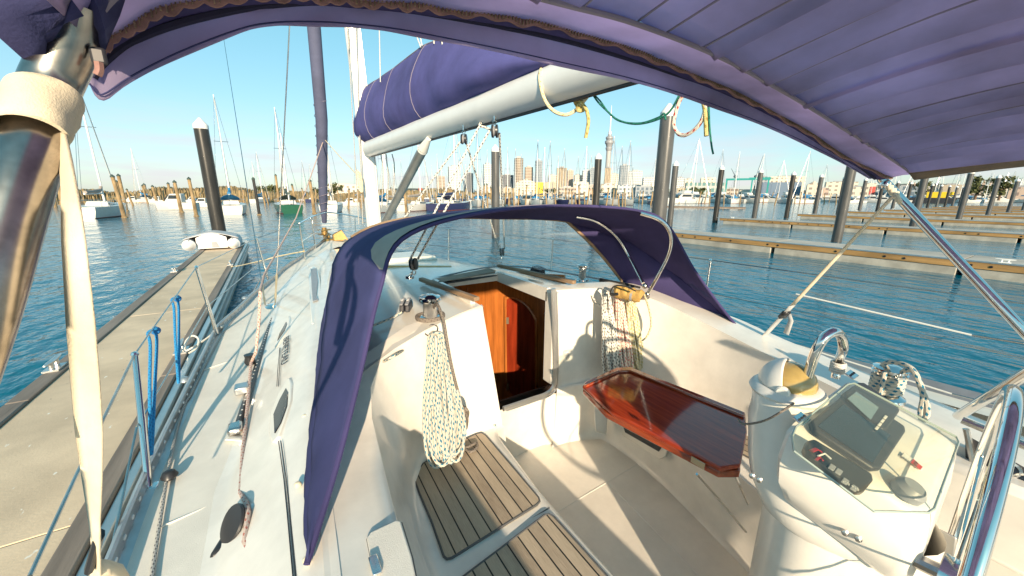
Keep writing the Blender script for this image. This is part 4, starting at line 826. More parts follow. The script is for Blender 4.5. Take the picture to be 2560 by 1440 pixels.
# interior
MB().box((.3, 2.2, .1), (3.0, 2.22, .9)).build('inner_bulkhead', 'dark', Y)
b = MB(); b.hexa([(1.3, 3.7, -.3), (2.5, 2.5, -.3), (2.56, 2.56, -.3), (1.36, 3.76, -.3)], [(1.3, 3.7, 1.67), (2.3, 2.7, 1.67), (2.36, 2.76, 1.67), (1.36, 3.76, 1.67)]); ip = b.build('saloon_partition', 'interior', Y)
PA, PB, PC = (1.3, 3.7, 0), (2.5, 2.5, 0), (1.3, 3.7, 1)
ip_pt = lambda x, y, off=.01: plane_pt(x, y, PA, PB, PC, off)
arch = [(1266, 960), (1264, 760), (1268, 745), (1280, 742), (1300, 750), (1322, 768), (1338, 795), (1341, 820), (1341, 1000), (1290, 1000)]
b = MB().prism([ip_pt(*q, .012) for q in arch], (ip_pt(1300, 800, .0)-ip_pt(1300, 800, .02))*.4); b.build('arched_door', 'interiord', ip)
pts = [ip_pt(*q, .016) for q in spline([Vector((x, y, 0)) for x, y in arch[:9]], 3) for q in [(q.x, q.y)]]
MB().tube(pts, .014, 6).build('door_frame', 'interior', ip)
for y0 in (800, 965): MB().hexa([ip_pt(1267, y0+8, .014), ip_pt(1273, y0+8, .014), ip_pt(1273, y0+8, .024), ip_pt(1267, y0+8, .024)], [ip_pt(1267, y0-8, .014), ip_pt(1273, y0-8, .014), ip_pt(1273, y0-8, .024), ip_pt(1267, y0-8, .024)]).build('door_hinge', 'brass', ip)
MB().tube([ip_pt(1366, 762, .05), ip_pt(1366, 925, .05)], .016, 8).build('grab_pole', 'interior', ip)
for y0 in (780, 920): MB().ball(ip_pt(1366, y0, .05), .024, 10).build('pole_bracket', 'steel', ip)
MB().hexa([(.9, 3.9, -.3), (1.5, 3.5, -.3), (1.52, 3.55, -.3), (.9, 3.95, -.3)], [(.9, 3.9, 1.7), (1.5, 3.5, 1.7), (1.52, 3.55, 1.7), (.9, 3.95, 1.7)]).build('saloon_liner', 'interiorl', Y)
MB().box((.6, 4.3, -.3), (2.1, 4.34, 1.4)).build('forward_bulkhead', 'cream', Y)
l_pt = lambda x, y, off=.01: plane_pt(x, y, (.9, 3.9, 0), (1.5, 3.5, 0), (.9, 3.9, 1), off)
pts = spline([l_pt(x, y, .02) for x, y in ((1172, 800), (1166, 740), (1176, 706), (1195, 700), (1209, 715), (1213, 750), (1213, 800))], 5)
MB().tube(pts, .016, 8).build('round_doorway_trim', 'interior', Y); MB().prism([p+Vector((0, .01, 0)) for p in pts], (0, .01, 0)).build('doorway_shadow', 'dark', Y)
MB().box((.4, 2.2, 0), (2.6, 4.3, .02)).build('cabin_sole', 'teakd', Y)
# ---- teak seat panels
def teak_panel(poly, z, d, pitch, parent, name='teak_panel', n=5):
    P = spline([Vector((p[0], p[1], z)) for p in poly], 1, True) if n == 1 else [Vector((p[0], p[1], z)) for p in poly]
    d = Vector((*d, 0)).normalized(); s = Vector((d.y, -d.x, 0)); b = MB(); N = len(P)
    uvf = lambda p: (p.dot(s)/pitch, p.dot(d)/pitch*.25)
    top = [p+Vector((0, 0, .012)) for p in P]; vs = P+top; fs = [tuple(range(N, 2*N))]+[(i, (i+1) % N, N+(i+1) % N, N+i) for i in range(N)]
    b.add(vs, fs, [[uvf(vs[q]) for q in f] for f in fs]); o = b.build(name, 'teak', parent)
    MB().tube([p+Vector((0, 0, .009)) for p in P], .0055, 6, closed=True).build('caulk_border', 'gasket', o); return o
pd = PZ(1050, 1184, .955)-PZ(1148, 1386, .955)
poly = [PZ(x, y, .955) for x, y in ((1037, 1205), (1042, 1185), (1058, 1163), (1085, 1145), (1120, 1125), (1160, 1103), (1192, 1088), (1204, 1086), (1214, 1092), (1346, 1248), (1349, 1257), (1342, 1266), (1130, 1399), (1118, 1402), (1110, 1396), (1080, 1310), (1050, 1240))]
teak_panel(poly, .955, (pd.x, pd.y), .0585, Y)
a, b_, c_ = PZ(1362, 1292, .955), PZ(1372, 1290, .955), PZ(1384, 1297, .955)
teak_panel([(.44, -.6), (.445, 1.05), (.455, 1.075), (a.x, a.y), (b_.x, b_.y), (c_.x, c_.y), (.945, -.6)], .955, (pd.x*.3, pd.y), .0585, Y)
MB().tube([PZ(1090, 1440, .949)-Vector((.05, 0, 0)), PZ(1378, 1268, .949)-Vector((.01, 0, 0))], .004, 6, flat=1).build('seat_joint', 'gasket', Y)
teak_panel([(2.14, .6), (2.13, 1.0), (2.14, 1.7), (2.17, 1.82), (2.26, 1.80), (2.33, 1.6), (2.36, 1.3), (2.345, 1.0), (2.28, .6)], .955, (0, 1), .058, Y)
q = [PZ(x, y, 1.0) for x, y in ((2365, 1228), (2395, 1235), (2508, 1283), (2518, 1292), (2517, 1385), (2505, 1392), (2330, 1330))]
teak_panel(q, 1.0, (.9, -.3), .045, Y)
MB().box((1.8, -1.0, .4), (2.35, .28, .995)).build('helm_seat_moulding', 'gel', Y, bevel=.05)
# rough unseen stern moulding behind the helm, added to shade the cockpit sole
MB().box((-.3, -2.9, .5), (3.0, -2.2, 1.28)).build('stern_shade_moulding', 'gel', Y, bevel=.08)
# locker lid on the port coaming
lid = [PZ(x, y, 1.43) for x, y in ((917, 1352), (926, 1338), (990, 1308), (1003, 1310), (1030, 1400), (1050, 1500), (960, 1530), (935, 1440))]
o_ = MB().prism([p for p in lid], (0, 0, .012)).build('locker_lid', 'deck', Y, bevel=.004); MB().tube([p+Vector((0, 0, .001)) for p in lid], .005, 6, closed=True).build('lid_gap', 'gasket', o_)
MB().box((-.012, -.03, 0), (.012, .03, .008), Matrix.Translation(PZ(938, 1415, 1.445))).build('lid_latch', 'steel', o_, bevel=.003)
# ---- deck hardware, port side
b = MB(); bs = MB()
for i in range(0, 61):
    y = -2.4+i*.19
pts = [Vector((lerpf(railx, y)+.012, y, lerpf(zdk, y)+.03)) for y in [-3+i*.2 for i in range(62)]]
b.grid([[p+Vector((-.02, 0, -.05)), p+Vector((-.012, 0, .028)), p+Vector((0, 0, .034)), p+Vector((.008, 0, .028)), p+Vector((.006, 0, -.02)), p+Vector((.045, 0, -.028))] for p in pts]); b.split = len(b.f); bs = b
for i in range(4, 118):
    y = -2.6+i*.1; p = Vector((lerpf(railx, y)+.02, y, lerpf(zdk, y)+.032)); bs.ball(p, .014, 8, (.3, 1.0, .55))
bs.build('toe_rail', 'rail', Y, mats='white')
b = MB()
pts = [Vector((2*cx(y)-lerpf(railx, y), y, lerpf(zdk, y)+.03)) for y in [-3+i*.2 for i in range(62)]]
b.grid([[p+Vector((.02, 0, -.05)), p+Vector((.0, 0, .034)), p+Vector((-.04, 0, -.028))] for p in pts]); b.build('toe_rail', 'rail', Y)
def stanchion(base, top):
    o = MB().tube([base, base.lerp(top, .5), base.lerp(top, .52), top], [.0135, .0135, .0125, .0115], 12).build('stanchion', 'steel', Y)
    MB().ball(top, .015, 8).build('stanchion_cap', 'steel', o); MB().hexa([base+Vector(q) for q in ((-.05, -.05, -.035), (.06, -.03, -.035), (.06, .05, -.035), (-.05, .05, -.035))], [base+Vector(q) for q in ((-.03, -.025, .015), (.03, -.02, .01), (.03, .025, .01), (-.03, .025, .015))]).build('stanchion_base', 'steel', o, bevel=.006)
    return o
S = [(PZ(372, 1222, 1.22), PX(337, 886, -.575)), (PZ(545, 845, 1.22), PX(491, 668, -.51)), (PZ(672, 704, 1.24), PY(641, 596, 5.95))]
for a, b_ in S: stanchion(a, b_)
pm = [PX(342, 1068, -.57), PX(520, 764, -.50), S[2][0].lerp(S[2][1], .5)]
pul = [(.42, 7.1, 1.93), (.70, 8.2, 1.97), (.95, 8.9, 2.0), (1.1, 9.3, 2.0), (1.24, 8.9, 2.0), (1.45, 8.1, 1.97), (1.62, 7.2, 1.93)]
def wire(pts, r=.0035, name='lifeline', mt='steeld', par=None): return MB().tube(pts, r, 6).build(name, mt, par or Y)
wire([PX(75, 1440, -.60), PX(190, 1190, -.59), S[0][1]], .005); wire([S[0][1], S[1][1]], .004); wire([S[1][1], S[2][1]], .004); wire([S[2][1], pul[0]], .004)
wire([PX(275, 1395, -.575), pm[0]], .0045); wire([pm[0], pm[1]], .004); wire([pm[1], pm[2]], .004); wire([pm[2], (.42, 7.1, 1.6)], .004)
# pulpit
o = MB().tube(spline(pul, 5), .013, 10).build('pulpit', 'steel', Y); b = MB()
for x, y in ((.42, 7.1), (.70, 8.2), (1.45, 8.1), (1.62, 7.2)): b.tube([(x, y, 1.95), (cx(y)+(x-cx(y))*.97, y+.1, lerpf(zdk, y))], .012, 8)
b.tube([(.43, 7.12, 1.64), (.71, 8.2, 1.66), (.9, 8.75, 1.68)], .010, 8); b.tube([(1.6, 7.2, 1.64), (1.44, 8.1, 1.66), (1.3, 8.75, 1.68)], .010, 8)
b.build('pulpit_legs', 'steel', o)
# starboard stanchions and wires seen through the window and beyond the coaming
sp = []
for y in (5.9, 3.9, 1.9, -.1):
    c = cx(y); base = Vector((2*c-lerpf(railx, y), y, 1.22)); sp.append(base+Vector((.02, 0, .62))); stanchion(base, sp[-1])
wire([(1.62, 7.2, 1.93)]+sp, .004); wire([(1.6, 7.2, 1.6)]+[p-Vector((0, 0, .3)) for p in sp], .004)
wire([PX(1990, 735, 3.2), PX(2430, 838, 3.2)], .0055, 'covered_wire', 'plast'); wire([PX(2430, 838, 3.2), PX(2640, 872, 3.2)], .006)
wire([PX(1840, 815, 3.1), PX(2380, 985, 3.0)], .005, 'covered_wire', 'plast'); wire([PX(2380, 985, 3.0), PX(2560, 1030, 3.0)], .005)
# genoa track, cars, block, chainplate
ta, tb = PZ(680, 795, 1.262), PZ(590, 1080, 1.262); tl = (tb-ta)
o = MB().tube([ta, tb], .018, 4, flat=.6).build('genoa_track', 'black', Y); b = MB()
for i in range(34): b.ball(ta+tl*(i+.5)/34+Vector((0, 0, .011)), .0055, 6, (1, 1, .3))
b.build('track_bolts', 'white', o)
MB().box((-.03, -.04, 0), (.03, .04, .04), Matrix.Translation(tb)).build('track_end', 'steeld', o, bevel=.012)
MB().box((-.035, -.04, 0), (.035, .04, .045), Matrix.Translation(PZ(606, 980, 1.262))).build('track_stop', 'alu', o, bevel=.008)
MB().lathe([(.028, 0), (.034, .02), (.026, .05), (.03, .07)], PZ(626, 910, 1.262), 12).build('track_car', 'black', o)
MB().hexa([PZ(560, 1102, 1.255), PZ(668, 1110, 1.255), PZ(672, 1098, 1.255), PZ(574, 1085, 1.255)], [PZ(562, 1099, 1.265), PZ(666, 1107, 1.265), PZ(668, 1101, 1.265), PZ(572, 1090, 1.265)]).build('deck_step', 'gelw', Y, bevel=.005)
tb_ = thing('x', 'x', 'x') if False else None
c0 = PZ(600, 1308, 1.30); ax = Vector((-.78, -.25, .58)).normalized()
o = MB().lathe([(.058, -.005), (.061, 0), (.058, .006), (.03, .009)], c0+ax*.024, 24, ax).lathe([(.058, -.006), (.061, 0), (.058, .006)], c0-ax*.024, 24, ax).build('turning_block', 'black', Y)
MB().lathe([(.060, -.018), (.046, -.007), (.046, .007), (.060, .018)], c0, 24, ax).build('sheave', 'alu', o)
MB().hexa([c0+Vector(q) for q in ((-.10, -.06, -.07), (.0, -.08, -.07), (.03, .02, -.07), (-.06, .04, -.07))], [c0+Vector(q) for q in ((-.08, -.05, -.03), (.0, -.06, -.03), (.02, .01, -.03), (-.05, .03, -.03))]).build('block_base', 'black', o, bevel=.01)
MB().hexa([PZ(548, 1432, 1.24), PZ(640, 1440, 1.24), PZ(680, 1300, 1.24), PZ(590, 1290, 1.24)], [PZ(560, 1420, 1.262), PZ(635, 1425, 1.262), PZ(668, 1310, 1.262), PZ(598, 1302, 1.262)]).build('block_pad', 'gelw', Y, bevel=.01, seg=3)
o = MB().lathe([(.10, 0), (.10, .012), (.06, .03), (0, .035)], PZ(678, 768, 1.26), 20, sx=.55, sy=1.3).build('chainplate', 'steel', Y)
for p0, p1, r_, nm in ((PZ(688, 757, 1.29), PX(724, 60, .35), .0055, 'shroud'), (PZ(663, 762, 1.29), PX(559, 95, -.35), .0055, 'shroud')):
    p0 = Vector(p0); p1 = Vector(p1); o2 = MB().tube([p0, p0+(p1-p0)*2.2], r_, 6).build(nm, 'steeld', Y); d = (p1-p0).normalized()
    MB().tube([p0, p0+d*.10, p0+d*.12, p0+d*.30, p0+d*.33], [.006, .012, .007, .012, .006], 8).build('turnbuckle', 'brass', o2)
# cabin windows and name on the cabin side
SECT = [(-.12, -.02), (0, .02), (.08, .10), (.30, .33), (.62, .65), (.88, .93), (1, 1), (1.3, 1.03)]
def surf_x(yy, zz):
    xb, xt, z0, z1 = lerpf(basex, yy), lerpf(topx, yy), lerpf(zdk, yy)+.03, lerpf(ztop, yy); bb = (zz-z0)/(z1-z0)
    for (a0, b0), (a1, b1) in zip(SECT, SECT[1:]):
        if bb <= b1: return xb+(xt-xb)*(a0+(a1-a0)*(bb-b0)/(b1-b0))
    return xt+1
def on_side(px, py, off):
    d = ray(px, py); lo_, hi_ = None, None; prev = None
    for k in range(2000):
        t = (.3+k*.004)/d.length; p = O+d*t; v = p.x-surf_x(p.y, p.z)
        if prev is not None and (v > 0) != (prev > 0): break
        prev = v
    n = Vector((-1, (surf_x(p.y+.01, p.z)-surf_x(p.y-.01, p.z))/.02, (surf_x(p.y, p.z+.01)-surf_x(p.y, p.z-.01))/.02)).normalized()
    return p+n*off
on_side2 = on_side3 = on_side
for f, outer, inner in ((on_side, [(686, 1112), (677, 1085), (680, 1035), (698, 990), (722, 950), (728, 948), (732, 962), (730, 1005), (716, 1050), (700, 1095)], [(693, 1088), (690, 1040), (704, 1005), (720, 975), (725, 985), (723, 1020), (708, 1062)]),
                        (on_side2, [(689, 872), (692, 850), (705, 820), (724, 792), (726, 800), (722, 822), (706, 850)], [(697, 855), (702, 838), (718, 808), (720, 814), (714, 830)])):
    o = MB().prism([f(x, y, .012) for x, y in outer], Vector((.02, 0, -.01))).build('cabin_window', 'gelw', Y, bevel=.004)
    MB().prism([f(x, y, .016) for x, y in inner], Vector((.004, 0, -.002))).build('window_pane', 'glassd', o)
for dx in (0, 6): MB().tube([on_side(700+dx, 1105, .008), on_side3(712+dx, 1200, .004), on_side3(722+dx, 1300, .004), on_side3(735+dx, 1440, .004), on_side3(742+dx, 1520, .004)], .0018, 5).build('pinstripe', 'dgreyp', Y)
for dx in (0, 4): MB().tube([on_side2(702+dx*.3, 872, .01), on_side(697+dx, 925, .008), on_side(695+dx, 968, .008)], .0018, 5).build('pinstripe', 'dgreyp', Y)
tcv = bpy.data.curves.new('name_letters', 'FONT'); tcv.body = 'BENETEAU'; tcv.size = 1; tcv.extrude = .01; to = bpy.data.objects.new('tmp', tcv); COL.objects.link(to)
bpy.context.view_layer.update(); me = bpy.data.meshes.new_from_object(to.evaluated_get(bpy.context.evaluated_depsgraph_get())); bpy.data.objects.remove(to)
xs = [v.co.x for v in me.vertices]; W_ = max(xs); p0, p1 = on_side2(712, 850, .012), on_side2(706, 918, .012)
ex = (p1-p0)/W_; nrm = (on_side2(712, 850, .03)-on_side2(712, 850, 0)).normalized(); ey = nrm.cross(ex).normalized()*ex.length*.6
me.transform(Matrix((ex, ey, nrm*.1)).transposed().to_4x4()); me.transform(Matrix.Translation(p0)); me.materials.clear(); me.materials.append(M['dgreyp'])
lo = bpy.data.objects.new('name_lettering', me); COL.objects.link(lo); lo.parent = Y
# grey handhold patch on the coachroof shoulder
q = [(771, 690), (776, 672), (792, 668), (800, 700), (803, 780), (796, 808), (780, 812), (775, 760)]
o = MB().prism([PZ(x, y, 1.475) for x, y in q], (0, 0, .01)).build('roof_recess', 'gelw', Y, bevel=.004)
MB().prism([PZ(x, y, 1.487) for x, y in ((777, 675), (791, 672), (795, 705), (791, 740), (796, 752), (782, 756), (779, 720))], (0, 0, .012)).build('grip_strip', 'greyp', o, bevel=.004)
# forward hatch lid outlines on the coachroof
MB().hexa([(1.0, 4.2, 1.66), (1.62, 4.15, 1.66), (1.6, 4.8, 1.63), (1.02, 4.8, 1.63)], [(1.03, 4.23, 1.71), (1.59, 4.18, 1.71), (1.57, 4.77, 1.69), (1.05, 4.77, 1.69)]).build('roof_hatch', 'gelw', Y, bevel=.015)
# ---- rig
MT = [Vector((1.27, 5.64, 1.55)), PY(915, 350, 5.64), PY(880, 60, 5.64)]; MT.append(MT[2]+(MT[2]-MT[1])*6)
MB().tube(MT, [.10, .10, .098, .08], 20, flat=1.0).build('mast', 'mastm', Y)
b = MB()
for dx, mt_ in ((-.075, 0), (.075, 0)): b.tube([p+Vector((dx, -.06, 0)) for p in MT], .012, 5)
b.build('mast_groove', 'alud', Y)
b = MB()
for px0, px1, X_ in ((868, 862, 5.5), (890, 872, 5.5)): b.tube([PY(px1+35, 560, X_), PY(px0, 60, X_)], .006, 5)
for dx, l in ((952, 430), (965, 450), (980, 420)): b.tube(spline([PY(dx, 385, 5.2), PY(dx+6, l, 5.2), PY(dx+2, 520, 5.25)], 4), .007, 5)
b.build('halyards', 'rope_grey', Y)
b = MB()
for i in range(9): b.tube(spline([PY(893+(i % 3)*3, 425+i*3, 5.42), PY(900+(i % 3)*3, 455+i*2, 5.40), PY(902+(i % 2)*3, 480, 5.40), PY(895, 450, 5.42)], 4, True), .008, 5, closed=True)
tag(b.build('halyard_coil', 'rope_cream'), 'cream coil of line hanging on the port side of the mast', 'rope')
BO = lambda y: Vector((1.24+.17*(5.5-y)/4.3, y, 2.975))
o = MB().tube([BO(5.45), BO(3.5), BO(1.9), BO(.6)], .098, 24, flat=1.0).build('boom', 'boom', Y)
MB().tube([BO(5.4)+Vector((0, 0, -.1)), BO(.7)+Vector((0, 0, -.1))], .012, 6).build('boom_track', 'dgreyp', o)
MB().tube([BO(5.56), BO(5.42)], [.05, .1], 12).build('gooseneck', 'steel', o)
# sail cover bag
cvr = [((5.95, 3.30, 3.42, .05)), ((5.86, 3.12, 3.62, .12)), ((5.5, 3.04, 3.72, .17)), (4.9, 3.03, 3.69, .18), (4.2, 3.03, 3.67, .17), (3.6, 3.03, 3.66, .17), (3.1, 3.03, 3.60, .18), (2.75, 3.03, 3.50, .19), (2.3, 3.04, 3.34, .18), (1.9, 3.05, 3.20, .15), (1.6, 3.06, 3.10, .10), (1.4, 3.07, 3.08, .04)]
rows = []; rr = random.Random(5)
for y, zb, zt, hw in [tuple(lerpf([(c[0]*-1, c[k]) for c in cvr], -yy) if k else yy for k in range(4)) for yy in [5.95-i*.07 for i in range(66)]]:
    xc = BO(y).x+.02; row = []
    for i in range(25):
        a = 2*math.pi*i/24; s = math.sin(a); c = math.cos(a); t = (1-c)/2
        wv = .012*math.sin(y*4+t*5)*math.sin(t*3.1)+.004*math.sin(y*11+s*3)+.012*max(0, math.sin((y-3.1)*5+t*4))**3*t; belly = 1.15-.75*t**1.1
        row.append((xc+hw*s*belly+wv*(1 if abs(s) > .2 else .3), y+.05*math.sin(t*3), zb+(zt-zb)*t+wv*.6))
    rows.append(row)
o2 = MB().grid(rows).add(rows[0], [tuple(range(25))]).build('sail_cover', 'cover', o, ang=80)
for y in (5.0, 4.3, 3.5):
    i = min(65, int((5.95-y)/.07)); MB().tube([Vector(p)+(Vector(p)-Vector((BO(y).x, y, 3.3))).normalized()*.003 for p in rows[i][:-1]], .003, 5, closed=True).build('cover_seam', 'piping', o2)
MB().tube([Vector(r[12])+Vector((0, 0, .004)) for r in rows], .007, 6).build('cover_zip', 'piping', o2)
for px0, py0, px1, py1, X_ in ((948, 60, 951, 205, 1.22), (1030, 60, 1052, 118, 1.3), (1045, 60, 1055, 115, 1.3), (1085, 80, 1085, 110, 1.3), (1100, 80, 1106, 112, 1.3)):
    a_, b_ = PX(px1, py1, X_), PX(px0, py0, X_); MB().tube([a_, b_, b_+(b_-a_)*.6], .006, 5).build('lazy_jack', 'rope_white', Y)
o = MB().tube([PX(960, 560, 1.24), PX(1058, 372, 1.27)], .045, 14).build('boom_strut', 'alud', Y); MB().tube([PX(1056, 376, 1.27), PX(1072, 346, 1.28)], [.05, .022], 12).build('strut_end', 'plast', o)
# furled headsail
o = MB().tube([PX(811, 556, 1.08), PX(808, 500, 1.08), PX(804, 300, 1.08), PX(785, 70, 1.08), PX(785, 70, 1.08)+(PX(785, 70, 1.08)-PX(804, 300, 1.08))*2.5], [.05, .085, .105, .11, .06], 14).build('furled_headsail', 'headsail', Y)
b = MB(); A_, B_ = PX(810, 540, 1.08), PX(800, 250, 1.08); hp = []
for i in range(260):
    t = i/259; p = A_.lerp(B_, t); a = t*2*math.pi*13; hp.append(p+Vector((math.cos(a), math.sin(a), 0))*(.085+.025*t))
MB().tube(hp, .005, 5).build('lashing', 'piping', o)
MB().lathe([(.05, .16), (.05, .13), (.14, .12), (.15, .10), (.07, .09), (.07, .02), (.15, .01), (.14, -.01), (.04, -.02), (.04, -.2)], PX(812, 586, 1.08), 18).build('furler_drum', 'windlass', Y)
MB().hexa([(.95, 8.95, 1.40), (1.2, 8.95, 1.40), (1.14, 9.5, 1.42), (1.0, 9.5, 1.42)], [(.97, 8.98, 1.46), (1.18, 8.98, 1.46), (1.12, 9.45, 1.47), (1.02, 9.45, 1.47)]).tube([(1.07, 9.5, 1.46), (1.07, 9.1, 1.55), (1.05, 8.95, 1.50)], .03, 8).hexa([(1.12, 8.9, 1.42), (1.42, 8.8, 1.42), (1.42, 8.9, 1.42), (1.12, 9.0, 1.42)], [(1.12, 8.9, 1.55), (1.30, 8.85, 1.65), (1.28, 8.9, 1.65), (1.12, 9, 1.55)]).build('anchor_gear', 'windlass', Y, bevel=.008)
# blocks, mainsheet
def block(name, c, r, ax, par, s=1):
    ax = Vector(ax).normalized(); o = MB().lathe([(r*.2, -.024), (r, -.02), (r*1.05, -.008)], c, 18, ax, ).lathe([(r*1.05, .008), (r, .02), (r*.2, .024)], c, 18, ax).build(name, 'black', par)
    MB().lathe([(r*.9, -.008), (r*.7, 0), (r*.9, .008)], c, 16, ax).build('sheave', 'greyp', o); MB().tube(spline([Vector(c)+Vector((0, 0, r*s)), Vector(c)+Vector((.012, 0, r*1.4*s)), Vector(c)+Vector((0, 0, r*1.9*s)), Vector(c)+Vector((-.012, 0, r*1.4*s))], 5, True), .004, 6, closed=True).build('shackle', 'steel', o); return o
k1, k2 = PX(1160, 348, 1.3), PX(1237, 328, 1.32); lb1, lb2 = PX(1034, 660, .80), PX(1255, 630, 1.95)
for c_ in (k1, k2): block('mainsheet_block', c_, .035 if c_ is k1 else .04, (.8, -.6, 0), Y); MB().tube([c_+Vector((0, 0, .06)), c_+Vector((0, 0, .115))], .008, 6).build('block_hanger', 'steel', Y)
for c_ in (lb1, lb2): block('deck_block', c_, .04, (.8, -.6, .1), Y, -1)
MB().tube(spline([lb1+Vector((-.01, 0, -.06)), PX(1022, 690, .80), PX(1030, 694, .80), PX(1028, 680, .80)], 4), .006, 6).lathe([(.03, 0), (.03, .02), (0, .025)], PX(1024, 696, .80), 12).build('pad_eye', 'steel', Y)
sh = PX(1199, 314, 1.31)
for a_, b_ in ((k1+Vector((-.03, 0, -.02)), PX(1000, 560, .9)), (sh, lb1+Vector((-.03, 0, .02))), (k2+Vector((-.04, 0, 0)), lb1+Vector((.03, 0, .03))), (k1+Vector((.02, 0, -.03)), lb2+Vector((-.035, 0, .03))), (k2+Vector((.035, 0, -.01)), lb2+Vector((.03, 0, .03)))):
    MB().tube([a_, b_], .0075, 8).build('mainsheet', 'rope_black', Y)
MB().tube(spline([sh+Vector((0, 0, .09)), sh+Vector((.02, 0, .04)), sh, sh+Vector((.03, -.02, -.01)), sh+Vector((.06, -.05, -.03))], 4), .009, 6).build('sheet_knot', 'rope_black', Y)
# running lines
cl = PY(810, 347, 8.7)
tag(MB().tube([cl, PY(740, 545, 6.8), PX(660, 688, -.08), PX(650, 730, -.10), PX(648, 800, -.13), PX(640, 880, -.17), PZ(628, 905, 1.33), PZ(620, 1000, 1.275), PZ(608, 1120, 1.28), PZ(601, 1230, 1.29), c0+Vector((.02, .05, .035)), c0+Vector((.03, -.02, .045)), PZ(612, 1352, 1.32), PZ(635, 1425, 1.32), PZ(655, 1500, 1.32)], .0085, 8).build('jib_sheet', 'rope_pink'), 'faded red flecked jib sheet running along the port side deck through a black block', 'rope')
MB().tube([cl, PX(850, 392, 1.16), PY(905, 450, 5.6)], .007, 6).build('lazy_sheet', 'rope_cream', Y)
pts = [PZ(650, 700, 1.27)]+[PZ(x, y, 1.245) for x, y in ((612, 765), (560, 830), (520, 900), (480, 980), (462, 1010), (440, 1080), (420, 1180), (402, 1290), (385, 1400), (375, 1480))]
tag(MB().tube(spline(pts, 4), .006, 7).build('furling_line', 'rope_grey'), 'thin speckled furling line lying along the port toe rail', 'rope')
for x, y in ((463, 955), (612, 748), (425, 1195)): MB().lathe([(.022, 0), (.03, .01), (.02, .03), (.012, .035)], PZ(x, y, 1.245), 12).build('fairlead', 'alu' if y < 1000 else 'black', Y)

for p_ in (((403, 1317), (500, 1275), (598, 1229)), ((480, 935), (560, 908), (612, 890)), ((590, 1260), (655, 1262))): MB().tube([PZ(x, y_, 1.236 if x < 500 else 1.243) for x, y_ in p_], .0035, 6, flat=1).build('deck_seam', 'deck', Y)
# ================================================================== WINCHES, CLUTCHES, ROPES
def winch(base, r, h, ax, name='winch', big=False):
    ax = Vector(ax).normalized(); f = lambda pr: [(a*r, b*h) for a, b in pr]
    o = MB().lathe(f([(1.0, 0), (1.05, .04), (1.0, .10), (.78, .16), (.62, .20)]), base, 28, ax).build(name, 'steel', Y)
    MB().lathe(f([(.62, .20), (.56, .3), (.54, .5), (.56, .66), (.66, .72)]), base, 28, ax).build('winch_drum', 'drumm', o)
    MB().lathe(f([(.66, .72), (.84, .74), (.86, .79), (.66, .81), (.66, .84), (.84, .86), (.84, .91), (.5, .95), (.34, .99), (.1, 1.0), (0, .98)]), base, 28, ax).build('self_tailer', 'steel', o)
    return o
M['drumm'] = mat('knurled drum metal', (.62, .60, .57), .38, 1, var=.1, bump=.8, bscale=500)
w1 = PZ(1076, 800, 1.655)
winch(w1, .075, .165, (0, -.05, 1)); b = MB(); pts = []
for i in range(60):
    a = i/60*2*math.pi*2.2; pts.append(w1+Vector((math.cos(a)*.082, math.sin(a)*.082, .012+.016*i/60*1.4)))
pts += spline([pts[-1], PY(1092, 760, 1.92), PY(1108, 800, 1.80), PY(1117, 850, 1.74), PY(1130, 920, 1.72), PY(1148, 990, 1.75), PY(1157, 1020, 1.75)], 5)[1:]
pts += spline([PY(1160, 1035, 1.74), PZ(1166, 1050, .99), PY(1170, 1030, 1.70), PY(1158, 1018, 1.72), PY(1168, 1045, 1.74), PZ(1165, 1075, .985), PZ(1158, 1110, .982), PZ(1175, 1130, .982), PZ(1192, 1118, .982), PZ(1190, 1108, .982), PZ(1172, 1116, .985), PZ(1150, 1125, .985)], 4)
tag(MB().tube(pts, .0085, 8).build('control_line', 'rope_brown'), 'taupe line wrapped on the near winch and trailing down to the teak seat', 'rope')
w2 = PZ(1455, 702, 1.69); winch(w2, .055, .15, (0, 0, 1))
w3 = Vector((2.36, .43, 1.475)); winch(w3, .075, .17, (0, 0, 1)); pts = []
for i in range(90):
    a = i/90*2*math.pi*5; pts.append(w3+Vector((math.cos(a)*.052, math.sin(a)*.052, .035+.082*i/90)))
pts += spline([pts[-1], PX(2270, 925, 2.30), PX(2290, 935, 2.29), PX(2300, 965, 2.28), PX(2315, 1000, 2.27), PX(2318, 1035, 2.26), PX(2306, 1052, 2.25), PX(2302, 1030, 2.26), PX(2308, 990, 2.27), PX(2296, 950, 2.27), PX(2275, 918, 2.29), PX(2235, 905, 2.32), PX(2208, 912, 2.34), PX(2196, 940, 2.33), PX(2198, 985, 2.30), PX(2206, 960, 2.29), PX(2212, 930, 2.30)], 5)[1:]
tag(MB().tube(pts, .0105, 8).build('genoa_sheet', 'rope_teal'), 'cream and green flecked sheet wound round the starboard winch by the instrument pod', 'rope')
